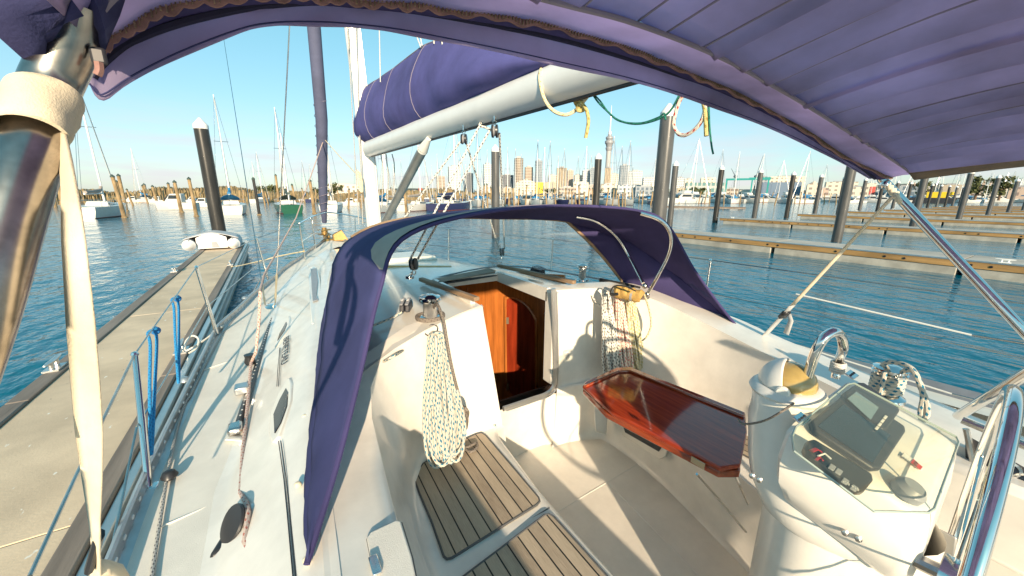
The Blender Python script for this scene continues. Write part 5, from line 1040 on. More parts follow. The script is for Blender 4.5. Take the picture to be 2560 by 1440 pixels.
def clutch(c, n, rz, lab):
    o = None
    for i in range(n):
        m_ = Matrix.Translation(Vector(c)) @ Matrix.Rotation(rz, 4, 'Z') @ Matrix.Translation((i*.034, 0, 0))
        b = MB().hexa([m_ @ Vector(q) for q in ((0, -.06, 0), (.03, -.06, 0), (.03, .07, 0), (0, .07, 0))], [m_ @ Vector(q) for q in ((0, -.05, .045), (.03, -.05, .045), (.03, .04, .06), (0, .04, .06))]); o = b.build('rope_clutch', 'dgreyp', Y, bevel=.008)
        MB().hexa([m_ @ Vector(q) for q in ((.004, -.07, .05), (.026, -.07, .05), (.026, .04, .064), (.004, .04, .064))], [m_ @ Vector(q) for q in ((.004, -.065, .058), (.026, -.065, .058), (.026, .03, .076), (.004, .03, .076))]).build('clutch_lever', 'greyp', o, bevel=.004)
        MB().hexa([m_ @ Vector(q) for q in ((.008, -.03, .069), (.022, -.03, .069), (.022, .0, .073), (.008, .0, .073))], [m_ @ Vector(q) for q in ((.008, -.03, .071), (.022, -.03, .071), (.022, .0, .075), (.008, .0, .075))]).build('clutch_label', 'white', o)
clutch(PZ(1003, 775, 1.675), 2, -.5, ''); clutch(PZ(1335, 688, 1.70), 3, .3, '')
tag(MB().tube(spline([PZ(1005, 780, 1.70), PZ(985, 792, 1.675), PZ(960, 803, 1.66), PZ(930, 815, 1.64)], 4), .007, 8).build('halyard_tail', 'rope_teal'), 'short green flecked line leading into the near rope clutch', 'rope')
# black sill strip with orange pouch on the starboard cabin top
MB().tube([PZ(1500, 700, 1.70), PZ(1560, 712, 1.69), PZ(1600, 722, 1.67)], .018, 8).build('sill_strip', 'rubber', Y)
bagc = PZ(1572, 735, 1.70); bg_ = MB(); A_, B_ = PZ(1538, 728, 1.715), PZ(1605, 742, 1.70)
o = thing('rope_pouch', 'yellow orange fabric pouch with black strap at the foot of the hood frame', 'pouch', (0, 0, 0)); o.location = A_
MB().tube([(A_.lerp(B_, t)-A_)+Vector((0, 0, .006*math.sin(t*22))) for t in [i/14 for i in range(15)]], [.030]+[.046+.003*math.sin(i*1.9) for i in range(11)]+[.045, .046, .038], 16).build('pouch_body', 'yellowbag', o)
MB().tube([(A_.lerp(B_, t)-A_) for t in (.60, .68)], .049, 16).build('pouch_band', 'greyp', o)
MB().tube([q-A_ for q in spline([PZ(1590, 728, 1.76), PZ(1560, 715, 1.79), PZ(1535, 716, 1.77), PZ(1525, 735, 1.72), PZ(1545, 735, 1.74)], 5)], .012, 6, flat=.4).build('pouch_strap', 'rubber', o)
# ---- coiled ropes
def coil(name, mt, label, top, bot, wid, n, r, seed, fan=.35, lean=(0, 0, 0), wrap=None, out=(0, -1, 0), group=None):
    """hank of rope: one continuous line looping between a peg and its foot"""
    rr = random.Random(seed); top, bot = Vector(top), Vector(bot); ax = bot-top; out = Vector(out).normalized(); side = ax.cross(out).normalized(); pts = []
    for i in range(n):
        t = (i+.5)/n; o1 = (t-.5)*2; l = 1+rr.uniform(-.05, .04); w0 = wid*(.30+.70*rr.random()); d = rr.uniform(0, 1)*.05; x1 = o1*wid*fan+rr.uniform(-.1, .1)*wid
        for s, a in ((-.38, .0), (-.58, .08), (-.62, .45), (-.62, .75), (-.45, .93), (0, 1.0), (.45, .94), (.62, .75), (.60, .45), (.58, .09), (.38, .0)):
            pts.append(top+ax*a*l+side*(s*w0*(.55+.45*min(1, a*1.5))+x1*min(1, a*1.6))+out*(d+.012+.014*math.sin(a*9+i)+rr.uniform(0, .006)))
    o = MB().tube(spline(pts, 3), r, 7).build(name, mt); tag(o, label, 'rope', group)
    if wrap:
        b = MB(); 
        for k in range(wrap[1]):
            c = top+ax*(wrap[0]+k*.022)+out*.03; b.tube([c+side*math.cos(a)*wid*.42+out*math.sin(a)*.042+ax*.006*math.sin(a*.5) for a in [2*math.pi*i/16 for i in range(16)]], r, 7, closed=True)
        b.build('coil_wrap', mt, o)
    return o
GC = None
tp, bt = PY(1078, 828, 2.04), PY(1112, 1150, 1.62)
coil('rope_coil', 'rope_teal', 'large cream and teal flecked rope hank hanging from the near winch down to the seat', tp+Vector((0, -.04, 0)), bt+Vector((-.01, -.03, .03)), .12, 15, .0085, 11, .34, out=(-.1, -.9, .25))
tag(MB().tube(spline([PY(1070, 830, 2.03), PZ(1030, 860, 1.50), PX(985, 890, .44), PX(940, 912, .40), PX(905, 925, .36)], 5), .0075, 8).build('rope_tail', 'rope_teal'), 'teal flecked rope tail leading left from the big hank to the coaming', 'rope')
tag(MB().tube(spline([PY(1150, 1050, 1.72), PZ(1165, 1085, .97), PZ(1195, 1075, .97), PZ(1220, 1062, .97), PZ(1240, 1064, .97)], 5), .0075, 8).build('rope_end', 'rope_teal'), 'loose end of teal flecked rope lying across the front of the port seat', 'rope')
b = MB(); b.tube(spline([PY(1062, 830, 2.01), PY(1078, 812, 2.01), PY(1094, 818, 2.00), PY(1088, 838, 1.98), PY(1072, 840, 1.98)], 5, True), .004, 6, closed=True).build('hank_tie', 'black', [o for o in bpy.data.objects if o.get('label', '').startswith('large cream and teal')][0])
bo = Vector((-.45, -1, .1))
coil('rope_coil', 'rope_black', 'white rope hank with black flecks, left of the three on the starboard bulkhead', PY(1508, 728, 1.98), PY(1526, 935, 1.88), .075, 17, .0085, 21, .5, wrap=(.28, 5), out=bo)
coil('rope_coil', 'rope_red', 'white rope hank with red flecks between the black and the yellow flecked hanks', PY(1538, 725, 1.96), PY(1558, 925, 1.84), .06, 14, .0085, 33, .45, wrap=(.62, 3), out=bo)
coil('rope_coil', 'rope_yel', 'cream rope hank with yellow flecks, right of the three on the starboard bulkhead', PY(1566, 728, 1.94), PY(1592, 925, 1.82), .065, 13, .0085, 45, .35, wrap=(.30, 2), out=bo)
tag(MB().tube(spline([PY(1455, 715, 2.25), PY(1475, 735, 2.1), PY(1490, 755, 2.03), PY(1500, 765, 2.0)], 4), .007, 8).build('halyard_tail', 'rope_black'), 'black flecked line running from the far winch to the rope hanks', 'rope')
tag(MB().tube(spline([PX(1610, 735, 2.2), PX(1622, 770, 2.28), PX(1628, 810, 2.30), PX(1618, 840, 2.29), PX(1605, 852, 2.26)], 5), .007, 8).build('rope_end', 'rope_yel'), 'yellow flecked rope end looping down the starboard coaming beside the hanks', 'rope')
# blue loops on the port lifeline
GB = None
def loop(p_top, p_bot, w_, lab):
    a, b_ = Vector(p_top), Vector(p_bot); u_ = (b_-a); s = Vector((.1, 1, 0)).normalized()*w_
    o = MB().tube(spline([a+s*1.2+Vector((-.01, 0, .012)), a+s*1.3+u_*.1, a+s*.9+u_*.5, b_+s*.25, b_-s*.1+u_*.04, b_-s*.3-u_*.05, a-s*1.0+u_*.5, a-s*1.2+u_*.1, a-s*.9+Vector((-.01, 0, .012)), a+Vector((.015, 0, .02))], 5, True), .007, 8, closed=True).build('rope_loop', 'rope_blue')
    tag(o, lab, 'rope'); MB().lathe([(.0, -.02), (.018, -.012), (.02, 0), (.018, .012), (0, .02)], a+s*.9, 12, (.1, 1, 0)).build('knot', 'rope_blue', o)
loop(PX(384, 832, -.565), PX(378, 1118, -.545), .035, 'bright blue rope loop hanging on the lifeline, the nearer one beside the first stanchion')
loop(PX(440, 750, -.55), PX(446, 945, -.535), .035, 'bright blue rope loop hanging on the lifeline, the farther one above the dock cleat')
# ropes on the boom end
def hang(pts, r, mt, name, lab, X_=1.42): return tag(MB().tube(spline([PX(x, y, X_+(q[0] if q else 0)) for x, y, *q in pts], 5), r, 8).build(name, mt), lab, 'rope')
o = hang(((1362, 160, .09), (1352, 175, -.1), (1350, 205, -.13), (1362, 250, -.12), (1385, 278, -.08), (1415, 287, -.04), (1440, 275), (1452, 262), (1470, 240), (1488, 218)), .0095, 'rope_cream', 'rope_loop', 'cream rope slung round the boom and knotted beside it')
b = MB(); kc = PX(1448, 262, 1.42)
for a in range(4): b.tube([kc+Vector((.0, math.cos(t_)*.018, math.sin(t_)*.024)).xyz+Vector((.012*math.sin(t_*2+a), .008*(a-1.5), .006*(a-1.5))) for t_ in [2*math.pi*i/12 for i in range(12)]], .008, 6, closed=True)
b.build('knot', 'rope_gold', o)
hang(((1455, 258), (1466, 275), (1471, 300), (1468, 325), (1464, 345)), .009, 'rope_gold', 'rope_end', 'golden frayed rope end hanging below the knot under the boom')
hang(((1479, 232), (1495, 255), (1515, 275), (1545, 300), (1590, 310), (1640, 300), (1675, 278), (1705, 225), (1720, 200)), .0045, 'rope_green', 'green_line', 'thin green line sagging under the boom end from ring to ring')
hang(((1480, 232), (1500, 252), (1522, 282), (1550, 303), (1600, 308), (1645, 294), (1660, 284), (1664, 300)), .004, 'rope_green', 'green_line', 'second strand of the green line, its cut end dangling by the white pile cap')
hang(((1720, 228), (1700, 250), (1688, 285), (1684, 312), (1694, 333), (1712, 338), (1735, 325), (1755, 300), (1764, 265), (1768, 235)), .0075, 'rope_red', 'rope_loop', 'red flecked rope hoop hanging right of the thick grey pile')
hang(((1716, 222), (1735, 228), (1752, 240), (1760, 262), (1764, 290), (1766, 340)), .0085, 'rope_gold', 'rope_end', 'stiff whipped tan rope end beside the red flecked hoop')
hang(((1770, 235), (1772, 270), (1774, 320), (1779, 365), (1783, 385)), .0035, 'rope_green', 'green_line', 'loose green tail hanging lowest beside the red flecked hoop')
MB().tube(spline([PX(1466, 222, 1.41), PX(1475, 232, 1.41), PX(1488, 218, 1.41)], 4), .006, 6).build('boom_eye', 'steel', Y)
# round vent, speaker window, folded leaf support
vc = PY(1418, 890, 2.075); o = MB().box((-.038, -.006, -.045), (.038, .006, .045), Matrix.Translation(vc)).build('vent_plate', 'gelw', Y, bevel=.012, seg=3); b = MB()
for i in range(6): z_ = -.024+i*.0095; b.box((-.022+abs(i-2.5)*.003, -.010, z_), (.022-abs(i-2.5)*.003, -.005, z_+.0035), Matrix.Translation(vc))
b.build('vent_slots', 'greyp', o)
WPA, WPB, WPC = (2.12, 1.6, .45), (2.01, 1.0, .45), (2.10, 1.6, .95)
fs_ = lambda x, y, o_: plane_pt(x, y, WPA, WPB, WPC, o_)
o = MB().prism([fs_(x, y, .006) for x, y in ((1548, 1048), (1560, 1040), (1668, 1100), (1672, 1115), (1664, 1142), (1650, 1148), (1560, 1090), (1550, 1075))], fs_(1600, 1100, 0)-fs_(1600, 1100, .012)).build('locker_window', 'gelw', Y, bevel=.006)
MB().prism([fs_(x, y, .012) for x, y in ((1558, 1058), (1565, 1052), (1655, 1104), (1658, 1116), (1650, 1128), (1566, 1080))], fs_(1600, 1100, 0)-fs_(1600, 1100, .004)).build('window_pane', 'glassd', o)
MB().hexa([PY(1488, 1078, 1.80), PY(1516, 1086, 1.80), PY(1516, 1086, 1.86), PY(1488, 1078, 1.86)], [PY(1484, 1000, 1.80), PY(1520, 1015, 1.80), PY(1520, 1015, 1.86), PY(1484, 1000, 1.86)]).build('table_bracket', 'gel', Y, bevel=.01)
# ---- folding table
T = lambda x, y, z=1.32: PZ(x, y, z)
o = MB().prism([T(x, y, 1.29) for x, y in ((1456, 972), (1462, 962), (1540, 926), (1575, 924), (1862, 1040), (1866, 1090), (1850, 1172), (1800, 1180), (1530, 1040))], (0, 0, .022)).build('table', 'mahog', Y, bevel=.006, seg=3)
MB().prism([T(x, y, 1.245) for x, y in ((1456, 985), (1466, 978), (1560, 948), (1855, 1070), (1848, 1196), (1795, 1196), (1515, 1047))], (0, 0, .036)).build('lower_leaf', 'mahog2', o, bevel=.008, seg=3)
M['mahog2'] = M['mahog2'] if 'mahog2' in M else None
MB().tube([T(x, y, 1.318) for x, y in ((1462, 966), (1545, 929), (1575, 928), (1860, 1042))], .009, 8, flat=.9).build('table_fiddle', 'mahog2', o)
for t_ in (.2, .88):
    a_ = T(1470, 988, 1.295).lerp(T(1800, 1182, 1.295), t_*1.0); dd = (T(1800, 1182, 1.29)-T(1470, 988, 1.29)).normalized(); nn = Vector((0, 0, 1)).cross(dd).normalized()
    if nn.dot(O-a_) < 0: nn = -nn
    q = [a_-dd*.03+nn*.006-Vector((0, 0, .022)), a_+dd*.03+nn*.006-Vector((0, 0, .022)), a_+dd*.03+nn*.006+Vector((0, 0, .006)), a_-dd*.03+nn*.006+Vector((0, 0, .006))]
    MB().prism(q, nn*.004).build('brass_hinge', 'brass', o)
MB().tube([PZ(1742, 1185, 1.22), PZ(1790, 1240, 1.05), PZ(1865, 1330, .9)], .006, 6).tube([PZ(1838, 1190, 1.22), PZ(1870, 1260, 1.0)], .006, 6).build('table_leg', 'steel', Y)
# ---- pedestal with compass and instrument pod
ped = MB()
def ring(cx_, cy_, z, hx, hy, rot, n=28, sq=3.0):
    out = []
    for i in range(n):
        a = 2*math.pi*i/n; c, s = math.cos(a), math.sin(a); x = hx*abs(c)**(2/sq)*(1 if c >= 0 else -1); y = hy*abs(s)**(2/sq)*(1 if s >= 0 else -1)
        out.append(Vector((cx_+x*math.cos(rot)-y*math.sin(rot), cy_+x*math.sin(rot)+y*math.cos(rot), z)))
    return out
_c = (PZ(1975, 1062, 1.735)+PZ(2125, 950, 1.735)+PZ(2392, 1105, 1.60)+PZ(2318, 1290, 1.60))/4; rows = [ring(_c.x+.0, _c.y+.04, z, hx, hy, R(35), sq=2.8) for z, hx, hy in ((.45, .21, .24), (.9, .185, .215), (1.2, .185, .215), (1.33, .195, .22), (1.40, .2, .22))]
ped.grid(rows, True); PED = ped.build('steering_pedestal', 'gel', Y, ang=70)
# compass housing (forward) : tapering round turret
cc = PZ(1968, 975, 1.76); rows = [ring(cc.x-.01+(_c.x-cc.x)*k_, cc.y+(_c.y-cc.y)*k_, z, r_, r_*.95, R(20), sq=2.0+k_) for z, r_, k_ in ((1.30, .15, .75), (1.36, .19, .62), (1.44, .185, .45), (1.52, .15, .25), (1.60, .115, .08), (1.66, .102, 0), (1.70, .098, 0), (1.745, .100, 0), (1.755, .094, 0))]
MB().grid(rows, True).add(rows[-1], [tuple(range(28))]).build('compass_turret', 'gel', PED, ang=70)
# sloped dashboard block built from its four upper corners
fp, fs2, as_, ap = PZ(1975, 1062, 1.735), PZ(2125, 950, 1.735), PZ(2392, 1105, 1.60), PZ(2318, 1290, 1.60)
dn = lambda p, z, k: Vector((1.42+(p.x-1.42)*k, .30+(p.y-.30)*k, z)); 
def dash_row(k, dz, zfix=None): return [Vector((q.x, q.y, (q.z+dz) if zfix is None else zfix)) for q in (lambda C: [C+(p-C)*k for p in ((fp), (fs2), (as_), (ap))])((fp+fs2+as_+ap)/4)]
b = MB(); R_ = []
for k, dz, zf in ((.90, .004, None), (1.0, 0, None), (1.06, -.03, None), (1.10, -.12, None), (1.07, -.19, None), (.96, -.25, None), (.80, -.29, None), (.6, -.31, None)):
    c4_ = dash_row(k, dz, zf); out = []
    for i in range(4):
        a_, b_ = c4_[i], c4_[(i+1) % 4]; pr, nx = c4_[i-1], c4_[(i+1) % 4]
        for t_ in (.0, .04, .12, .3, .5, .7, .88, .96): out.append(a_.lerp(b_, t_))
    C = sum(out, Vector())/len(out); rad = [(p-C) for p in out]
    for i in range(4):      # round the corners
        j = i*8; out[j] = out[j].lerp((out[j-2]+out[(j+2) % 32])/2, .55); out[(j+1) % 32] = out[(j+1) % 32].lerp(C, .012); out[j-1] = out[j-1].lerp(C, .012)
    R_.append(out)
b.grid(R_, True).add(R_[0], [tuple(range(32))]); b.build('instrument_pod', 'gel', PED, ang=60)
# side lip of the pod toward the cockpit, and the cup shelf ahead of it
C0 = (fp+as_+ap+fs2)/4; nd = (fs2-fp).cross(ap-fp).normalized(); nd = nd if nd.z > 0 else -nd
def onp(px, py, h=0): d = ray(px, py); t_ = ((fp+nd*(h+.006))-O).dot(nd)/d.dot(nd); return O+d*t_
def plate(name, pts, th, mt, par, h=0, bev=.006):
    return MB().prism([onp(x, y, h) for x, y in pts], nd*th).build(name, mt, par, bevel=bev, seg=2)
pl = plate('chart_plotter', ((2018, 1062), (2105, 990), (2118, 984), (2250, 1075), (2252, 1088), (2190, 1180), (2170, 1182), (2025, 1085)), .022, 'dgreyp', PED)
plate('plotter_screen', ((2044, 1066), (2108, 1012), (2225, 1088), (2180, 1158)), .002, 'screen', pl, .023, 0)
dp = plate('depth_display', ((2098, 992), (2133, 968), (2146, 968), (2232, 1028), (2234, 1040), (2202, 1086), (2190, 1086), (2100, 1008)), .028, 'dgreyp', PED)
plate('display_screen', ((2118, 997), (2140, 980), (2196, 1019), (2176, 1050)), .002, 'screen2', dp, .029, 0)
for i in range(4):
    plate('display_button', [(2190+i*7+a, 1066-i*9+c) for a, c, j in ((0, 0, 0), (7, 4, 0), (2, 10, 0), (-5, 6, 0))], .004, 'plast', dp, .028, .001)
ap2 = plate('autopilot_display', ((2000, 1130), (2008, 1112), (2022, 1108), (2165, 1195), (2168, 1212), (2145, 1240), (2128, 1240), (2006, 1148)), .024, 'black', PED)
MB().tube([onp(x, y, .028) for x, y in ((2028, 1128), (2042, 1122), (2055, 1130))], .006, 6, flat=.3).tube([onp(x, y, .028) for x, y in ((2040, 1150), (2050, 1142), (2058, 1152))], .004, 6, flat=.3).build('red_arc', 'red', ap2)
MB().tube([onp(x, y, .028) for x, y in ((2045, 1140), (2062, 1134), (2078, 1148))], .0025, 5).build('dial_needle', 'white', ap2)
for j, t_, x0, y0 in ((0, '-', 2075, 1160), (1, '+', 2092, 1171), (2, '-1', 2108, 1195), (3, '10', 2130, 1212)): plate('display_button', ((x0, y0), (x0+14, y0+9), (x0+7, y0+19), (x0-7, y0+10)), .004, 'greyp', ap2, .024, .001)
def text3d(name, body, a, b_, hgt, mt, par, h):
    cv = bpy.data.curves.new(name, 'FONT'); cv.body = body; cv.size = 1; cv.extrude = .01; t_ = bpy.data.objects.new('tmp', cv); COL.objects.link(t_); bpy.context.view_layer.update()
    me_ = bpy.data.meshes.new_from_object(t_.evaluated_get(bpy.context.evaluated_depsgraph_get())); bpy.data.objects.remove(t_)
    w_ = max(v.co.x for v in me_.vertices); p0_, p1_ = onp(*a, h), onp(*b_, h); e1 = (p1_-p0_)/w_; e2 = nd.cross(e1).normalized()*hgt
    me_.transform(Matrix((e1, e2, nd*.05)).transposed().to_4x4()); me_.transform(Matrix.Translation(p0_)); me_.materials.clear(); me_.materials.append(M[mt]); o__ = bpy.data.objects.new(name, me_); COL.objects.link(o__); o__.parent = par
text3d('button_digits', '-10 +10', (2108, 1205), (2148, 1228), .012, 'white', ap2, .0285)
bd = plate('maker_badge', ((2252, 1140), (2258, 1132), (2308, 1168), (2303, 1178)), .003, 'plast', PED, 0, .001); plate('badge_red', ((2276, 1156), (2283, 1148), (2306, 1168), (2300, 1175)), .0015, 'red', bd, .0035, 0); text3d('badge_letters', 'B&G', (2256, 1143), (2276, 1157), .009, 'greyp', bd, .0045)
MB().lathe([(.035, 0), (.035, .02), (.024, .035), (0, .036)], onp(2262, 1232), 16, nd).build('switch_knob', 'greyp', PED)
# clear cover hinged over the instruments
oc = [onp(x, y, .05) for x, y in ((1990, 1068), (2118, 962), (2135, 958), (2390, 1092), (2396, 1106), (2335, 1272), (2320, 1282), (2185, 1278), (1985, 1128), (1980, 1090))]
cov_ = MB().prism(oc, nd*.004).build('clear_cover', 'perspex', PED)
MB().tube([p for p in oc], .0032, 5, closed=True).build('cover_rim', 'glassedge', cov_)
for x, y in ((2002, 1048), (2128, 938)):
    m_ = onp(x, y, .012); e1 = (fs2-fp).normalized(); e2 = nd.cross(e1); o = MB().hexa([m_-e1*.028-e2*.016, m_+e1*.028-e2*.016, m_+e1*.028+e2*.016, m_-e1*.028+e2*.016], [q+nd*.006 for q in (m_-e1*.028-e2*.016, m_+e1*.028-e2*.016, m_+e1*.028+e2*.016, m_-e1*.028+e2*.016)]).build('cover_hinge', 'steel', PED, bevel=.002)
    b = MB()
    for i in (-1, 0, 1): b.ball(m_+e1*i*.017+nd*.006, .0045, 8)
    b.build('hinge_screw', 'dgreyp', o)
# compass
cz = 1.76; cb = MB().lathe([(.105, -.012), (.112, 0), (.105, .012), (.092, .02), (.075, .022)], (cc.x, cc.y, cz), 32).build('compass', 'plast', PED)
MB().ball((cc.x+.005, cc.y-.002, cz+.028), .077, 24, (1, 1, .93)).build('compass_dome', 'compass', cb)
rows = []; hax = Vector((math.cos(R(12)), math.sin(R(12)), 0)); hup = Vector((0, 0, 1)); hb = hax.cross(hup)
for i in range(15):
    th = R(2)+R(76)*i/14; rows.append([Vector((cc.x, cc.y, cz+.022))+(hax*math.cos(ph)+(-hb*math.cos(th)+hup*math.sin(th))*math.sin(ph))*.088 for ph in [R(4)+R(172)*j/20 for j in range(21)]])
MB().grid(rows).build('compass_hood', 'plast', cb, solid=.006, ang=80)
for s in (-1, 1): MB().lathe([(.021, 0), (.021, .008), (.016, .012), (0, .012)], Vector((cc.x, cc.y, cz+.024))+hax*s*.083, 18, hax*s).build('hood_pivot', 'plast', cb)
# guard rail hoop on the pod
ga, gb_, gt1, gt2 = PZ(2003, 1003, 1.74), PZ(2092, 928, 1.74), PY(2062, 862, .42), PY(2098, 845, .40)
hoop = spline([ga+Vector((0, 0, -.03)), ga+Vector((0, 0, .03)), PY(2022, 930, .44), PY(2040, 878, .43), PY(2060, 845, .42), PY(2085, 830, .41), PY(2103, 842, .405), PY(2108, 870, .41), gb_+Vector((0, 0, .05)), gb_+Vector((0, 0, -.03))], 6)
o = MB().tube(hoop, .0145, 16).build('grab_hoop', 'steel', PED)
MB().lathe([(.028, -.01), (.032, .0), (.022, .008), (.018, .02)], ga, 20).build('hoop_flange', 'steel', o)
b = MB()
for i in range(5): b.tube([gb_+Vector((math.cos(a)*.021, math.sin(a)*.021, .0+i*.0085)) for a in [2*math.pi*k/14 for k in range(14)]], .0048, 6, closed=True)
b.build('hoop_lashing', 'rope_white', o)
tag(MB().tube(spline([PZ(1995, 1000, 1.74), PX(1960, 1025, 1.20), PX(1910, 1052, 1.22), PX(1860, 1060, 1.24), PX(1845, 1048, 1.26)], 5), .0035, 6).build('thin_cord', 'rope_brown'), 'thin grey cord drooping from the chrome hoop round the pedestal front', 'cord')
for x, y, X_ in ((1880, 1188, 1.20), (1898, 1198, 1.19), (2112, 1330, 1.06), (2145, 1345, 1.06)): MB().lathe([(.009, 0), (.009, .004), (.004, .006)], plane_pt(x, y, (ap+(ap-C0)*.08)-Vector((0, 0, .12)), (fp+(fp-C0)*.08)-Vector((0, 0, .12)), ap+(ap-C0)*.06, .003), 8, (-.8, -.5, .2)).build('pod_screw', 'steeld', PED)
# wheel, seen nearly edge on
wc = Vector((1.36, .045, 1.46)); wr = .50; e1 = (PX(2385, 1250, 1.8)-PX(2440, 1250, .9)); e1 = Vector((e1.x, e1.y, 0)).normalized(); pts = [wc+e1*math.cos(a)*wr+Vector((0, 0, 1))*math.sin(a)*wr for a in [2*math.pi*i/72 for i in range(72)]]
wh = MB().tube(pts, .0145, 18, closed=True).build('steering_wheel', 'steel', Y)
for i in range(5): a = i*math.pi*.4+.3; MB().tube([wc, wc+(e1*math.cos(a)+Vector((0, 0, 1))*math.sin(a))*wr], .004, 8).build('spoke', 'steel', wh)
MB().lathe([(.05, -.02), (.05, .02), (.02, .04)], wc, 20, (0, -1, 0)).build('hub', 'steel', wh); MB().tube([wc, (1.36, .2, 1.44)], .02, 10).build('wheel_axle', 'steeld', wh)
MB().hexa([PX(2345, 1320, 1.72), PX(2395, 1345, 1.72), PX(2380, 1430, 1.72), PX(2310, 1400, 1.72)], [PX(2345, 1320, 1.74), PX(2395, 1345, 1.74), PX(2380, 1430, 1.74), PX(2310, 1400, 1.74)]).build('engine_control', 'alud', Y, bevel=.006)
# engine gauge panel and grab rail on the starboard side
gp = lambda x, y, o_=0: PX(x, y, 2.19-o_)
o = MB().hexa([gp(2412, 1085), gp(2600, 1190), gp(2600, 1290), gp(2415, 1185)], [gp(2412, 1085, .02), gp(2600, 1190, .02), gp(2600, 1290, .02), gp(2415, 1185, .02)]).build('gauge_panel', 'dgreyp', Y, bevel=.004)
for x, y in ((2520, 1172), (2562, 1205)): MB().lathe([(.030, 0), (.034, .006), (.026, .008), (.026, .004), (0, .004)], gp(x, y, .02), 20, (-1, 0, 0)).build('gauge', 'steel', o); MB().lathe([(.025, .0), (0, .001)], gp(x, y, .0265), 18, (-1, 0, 0)).build('gauge_face', 'screen', o)
MB().lathe([(.012, 0), (.012, .01), (0, .012)], gp(2523, 1200, .02), 12, (-1, 0, 0)).build('warning_button', 'brass', o)
MB().tube([gp(2405, 1050, .03), gp(2600, 1130, .03)], .014, 10).tube([gp(2415, 1072, .03), gp(2438, 1180, .03)], .010, 8).build('panel_frame', 'steeld', o)
MB().box((2.08, -.1, 1.1), (2.2, .23, 1.42)).build('panel_housing', 'gel', Y, bevel=.03)
# ================================================================== SPRAYHOOD
hd = thing('x', 'x', 'x') if False else None
ft = PZ(766, 1408, 1.47); sf = PX(1885, 862, 2.70)
Rim = [ft, PY(845, 1150, 1.17), PY(903, 920, 1.42), PY(948, 730, 1.60), PY(1005, 597, 1.71), PY(1180, 535, 1.75), PY(1400, 513, 1.75), PY(1590, 524, 1.70), PY(1668, 560, 1.64), PX(1735, 672, 2.50), PX(1812, 778, 2.62), sf]
Bow = [ft+Vector((0, .01, 0)), PY(780, 1110, 1.42), PY(800, 900, 1.95), PY(822, 725, 2.30), PY(860, 608, 2.44), PY(1010, 548, 2.48), Vector((1.45, 2.46, 2.235)), Vector((2.0, 2.36, 2.20)), Vector((2.40, 2.1, 2.06)), Vector((2.60, 1.85, 1.86)), Vector((2.68, 1.5, 1.64)), sf+Vector((0, .01, 0))]
Hem = [ft+Vector((.0, .02, -.01)), PZ(763, 1200, 1.465), PZ(786, 960, 1.48), PZ(808, 800, 1.50), Vector((.42, 3.15, 1.56)), PZ(990, 722, 1.67), PZ(1250, 667, 1.735), PZ(1480, 696, 1.71), Vector((2.50, 2.2, 1.64)), Vector((2.60, 1.85, 1.60)), Vector((2.66, 1.5, 1.52)), sf+Vector((0, .02, -.01))]
nS = 6; Rs, Bs, Hs = spline(Rim, nS), spline(Bow, nS), spline(Hem, nS); NC = len(Rs)
def wav(i, v): return .006*math.sin(i*.55+v*3)*math.sin(v*math.pi)+.004*math.sin(i*1.7+v*7)
def rows_between(A, B, n, bulge, j0, j1, v0=0.):
    out = []
    for k in range(n+1):
        t = k/n; r_ = []
        for i in range(j0, j1+1):
            p = A[i].lerp(B[i], t); r_.append(p+Vector((0, 0, 1))*bulge*math.sin(t*math.pi)+Vector((1, .4, .3))*wav(i, v0+t)*1.2)
        out.append(r_)
    return out
hood = MB().grid(rows_between(Rs, Bs, 8, .02, 0, NC-1)).build('sprayhood', 'navy', Y, solid=.004, ang=80)
jp, js = int(nS*4.25), int(nS*7.1)
MB().grid(rows_between(Bs, Hs, 7, .0, 0, jp, 1)).build('hood_side_panel', 'navy', hood, solid=.004, ang=80)
jB, jH = int(nS*7.0), int(nS*8.25)
def sub_rows(a0, a1, c0_, c1_, n, m_):
    A_, C_ = resample(Bs[a0:a1+1], m_), resample(Hs[c0_:c1_+1], m_); return [[p.lerp(q, k/n)+Vector((.0, .0, .035))*math.sin(k/n*math.pi)*(i/(m_-1) if a1 == jB else 1-i/(m_-1)) for i, (p, q) in enumerate(zip(A_, C_))] for k in range(n+1)]
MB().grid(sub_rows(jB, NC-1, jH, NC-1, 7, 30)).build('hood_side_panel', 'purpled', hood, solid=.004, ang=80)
wr_ = sub_rows(jp, jB, jp, jH, 7, 24); MB().grid(wr_).build('hood_window', 'vinyl', hood)
# the violet starboard half is a lining layer under the top cloth
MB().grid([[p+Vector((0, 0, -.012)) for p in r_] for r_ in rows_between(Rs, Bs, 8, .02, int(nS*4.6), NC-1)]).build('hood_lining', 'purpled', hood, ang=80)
MB().tube([p+Vector((0, 0, -.004)) for p in Rs], .009, 8).build('hood_rim', 'purpled', hood)
MB().tube([p.lerp(q, .10)+Vector((0, 0, .012)) for p, q in zip(Rs, Bs)][nS*4:nS*9], .006, 6, flat=.5).build('rim_zip', 'piping', hood)
MB().tube([p+Vector((0, 0, .006)) for p in Hs[int(nS*4.4):int(nS*8)]], .012, 6, flat=.6).build('window_hem', 'greyp', hood)
MB().tube([p+Vector((.0, -.01, 0)) for p in wr_[0]]+[r_[-1]+Vector((0, -.012, 0)) for r_ in wr_[1:]], .013, 6).build('window_binding', 'teaktrim', hood)
